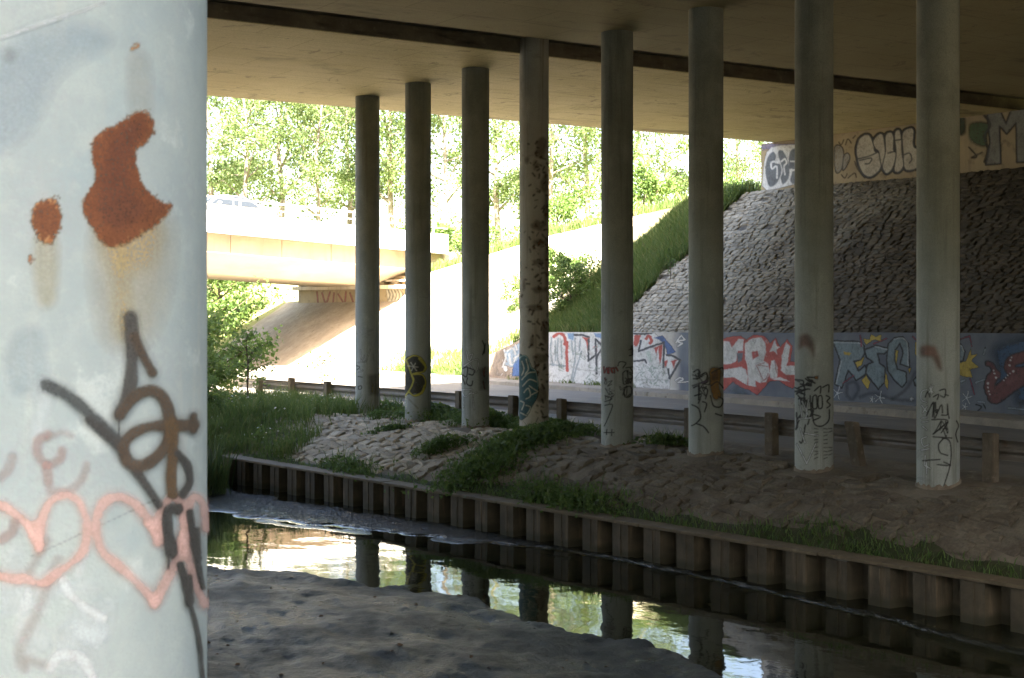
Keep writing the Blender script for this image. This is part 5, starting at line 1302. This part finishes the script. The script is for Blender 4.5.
# mossy soil under the fringe
ys = axis((9, 30.2, .15)); T, Y = np.meshgrid(np.linspace(0, 1, 9), ys, indexing='ij')
wv = .30 + .5 * sstep(-.25, .3, fbm(Y * .7, Y * 0, 3, 15)) + .5 * np.exp(-((Y - 19.5) / 1.6) ** 2)
X = Xp(Y) + .13 + wv * T + fbm(Y * 3, T * 3, 2, 4) * .06 * T
struct('moss_strip', grid_mesh('moss_strip', X, Y, bank_z(X, Y) + .02 * np.sin(np.pi * T) - .012 - .07 * T ** 3, M['moss']))
def clump(n, cx, cy, rx, ry, hh, ang=0.0):
    a = NR.normal(size=n) * rx * .5; b = NR.normal(size=n) * ry * .5
    x = cx + a * math.cos(ang) - b * math.sin(ang); y = cy + a * math.sin(ang) + b * math.cos(ang)
    x = np.minimum(x, 18.3); r = np.exp(-((a / rx) ** 2 + (b / ry) ** 2))
    return np.stack([x, y, bank_z(x, y) + NR.random(n) ** .8 * hh * (.4 + .6 * r)], 1)
P = np.concatenate([clump(5200, 15.9, 23.6, 2.3, .62, .34, .42), clump(1500, 14.1, 22.6, .8, .7, .26), clump(650, 14.7, 25.0, .6, .3, .28), clump(2200, 17.3, 27.4, .8, .9, .42), clump(1700, 17.2, 29.6, .7, .9, .42),
                    clump(450, 17.4, 21.2, .5, .35, .22), clump(500, 13.2, 26.2, .35, 1.0, .16), clump(1000, 14.0, 19.9, .4, 1.5, .2), clump(300, 15.3, 28.3, .5, .2, .14), clump(260, 16.3, 30.6, .3, .4, .25), clump(1500, 17.6, 25.6, .5, 1.0, .35),
                    clump(1500, 17.4, 32.6, .6, .9, .4)])
tag(obj('weeds', leaf_mesh('weeds', P, .085, M['weed'], .3)), 'low leafy weeds spreading across the stone bank between the columns', kind='stuff')
Pw = P[NR.integers(0, len(P), 3000)].copy(); Pw[:, 2] = bank_z(Pw[:, 0], Pw[:, 1])
tag(obj('weed_grass', blades_mesh('weed_grass', Pw, .34, .016, M['weed'], .7)), 'thin grass stems standing among the weeds on the bank', kind='stuff')
n = 15000; x = NR.uniform(10.4, 17.6, n); y = NR.uniform(28.5, 38.5, n); dn = fbm(x * .55, y * .55, 3, 71)
k = (NR.random(n) < (0.25 + 1.3 * dn).clip(0, 1)) & (x > bank_edge(y)[0] + .4) & ((y + (x - 14.5) * .6 > 32.4) | (proj(x, y, 0 * x + 1)[0] < 290))
x, y, dn = x[k], y[k], dn[k]; z = bank_z(x, y) + NR.random(len(x)) ** .7 * (.22 + .8 * dn.clip(0, 1)) * sstep(18.4, 16.5, x).clip(.3, 1)
tag(obj('nettles', leaf_mesh('nettles', np.stack([x, y, z], 1), .10, M['grass'], .3)), 'mixed leafy weeds and nettles on the grassy left bank', kind='stuff')
k = NR.integers(0, len(x), 260); q = np.stack([x, y, z + .12], 1)[k]
tag(obj('flower_heads', leaf_mesh('flower_heads', q, .055, M['white_rail'], .8, 1.0)), 'small white flower heads scattered over the left bank', kind='stuff')
# reeds in the shallows, with the small mud spit they grow on
P = []
for _ in range(46):
    cx, cy = RNG.uniform(9.7, 12.0), RNG.uniform(27.8, 32.5)
    if cx > 11.35 + RNG.uniform(-.2, .3) and cy < 29.6: continue
    P.append(np.stack([cx + NR.normal(size=70) * .16, cy + NR.normal(size=70) * .2, np.full(70, -.05)], 1))
tag(obj('reeds', blades_mesh('reeds', np.concatenate(P), 1.15, .022, M['reed'], .35)), 'dark reeds standing in the shallows at the end of the piling', kind='stuff')
# bits of debris stranded on the mud
n = 90; x = NR.uniform(5, 10.4, n); y = NR.uniform(10, 21, n); k = x < mud_edge(y) - .3; x, y = x[k], y[k]
tag(obj('mud_debris', leaf_mesh('mud_debris', np.stack([x, y, bed_z(x, y) + .004], 1), .07, M['dark_bark'], .9)), 'dark leaf scraps and twigs stranded on the mud bar', kind='stuff')
# grass on the slope beyond the deck edge
n = 42000; u = NR.random(n); y = NR.uniform(35.1, 41.2, n)
k = (y > 35.3 + fbm(u * 6, y * 0, 3, 2) * .5) & (y < 40.7 - 2.4 * u + fbm(u * 5, y, 3, 6) * .7); u, y = u[k], y[k]
q = slope_pt(u, y, -.03); P = np.stack(q, 1)
tag(obj('slope_grass', blades_mesh('slope_grass', P, .36, .028, M['grass'], .7)), 'green grass strip on the slope beside the stone paving', kind='stuff')
n = 9000; y = NR.uniform(38.6, 52, n); u = NR.random(n) ** 2 * .16
k = NR.random(n) < (.25 + .9 * fbm(y * .6, u * 3, 2, 6)).clip(0, 1); q = slope_pt(u[k], y[k], -.02)
tag(obj('toe_grass', blades_mesh('toe_grass', np.stack(q, 1), .40, .03, M['grass'], .6)), 'patchy grass at the foot of the sunlit embankment', kind='stuff')
n = 5000; y = NR.uniform(30, 46, n); x = wallX(y) - NR.random(n) ** 2 * .35 - .02
k = NR.random(n) < (.1 + 1.6 * fbm(y * .9, y * 0, 3, 66)).clip(0, 1) * sstep(31, 36, y)
tag(obj('kerb_grass', blades_mesh('kerb_grass', np.stack([x[k], y[k], road_z(x[k], y[k]) + .13], 1), .16, .02, M['grass'], .7)), 'short grass tufts along the foot of the graffiti wall', kind='stuff')
# crest grass and pale dry growth
n = 16000; y = NR.uniform(35, 66, n); x = ABX + NR.random(n) ** 1.5 * 6
z = crest_z(y) * (1 - sstep(0, 35, x - ABX)) + 7.2 * sstep(0, 35, x - ABX)
k = (y < 57.5)
tag(obj('crest_grass', blades_mesh('crest_grass', np.stack([x, y, z], 1)[k], .45, .04, M['grass'], .6)), 'sunlit dry grass along the crest of the embankment', kind='stuff')

# leaf mass added unseen behind the camera to block low rear light
n = 44000; x = NR.uniform(-50, 60, n); y = NR.uniform(-30, -18, n); top = 13.0 + 3.0 * fbm(x * .15, y * .15, 3, 44)
z = 1.0 + NR.random(n) ** .8 * top
tag(obj('light_screen', leaf_mesh('light_screen', np.stack([x, y, z], 1), .75, M['screen_leaf'])), 'unseen leaf mass added behind the viewpoint to block rear light', kind='stuff')
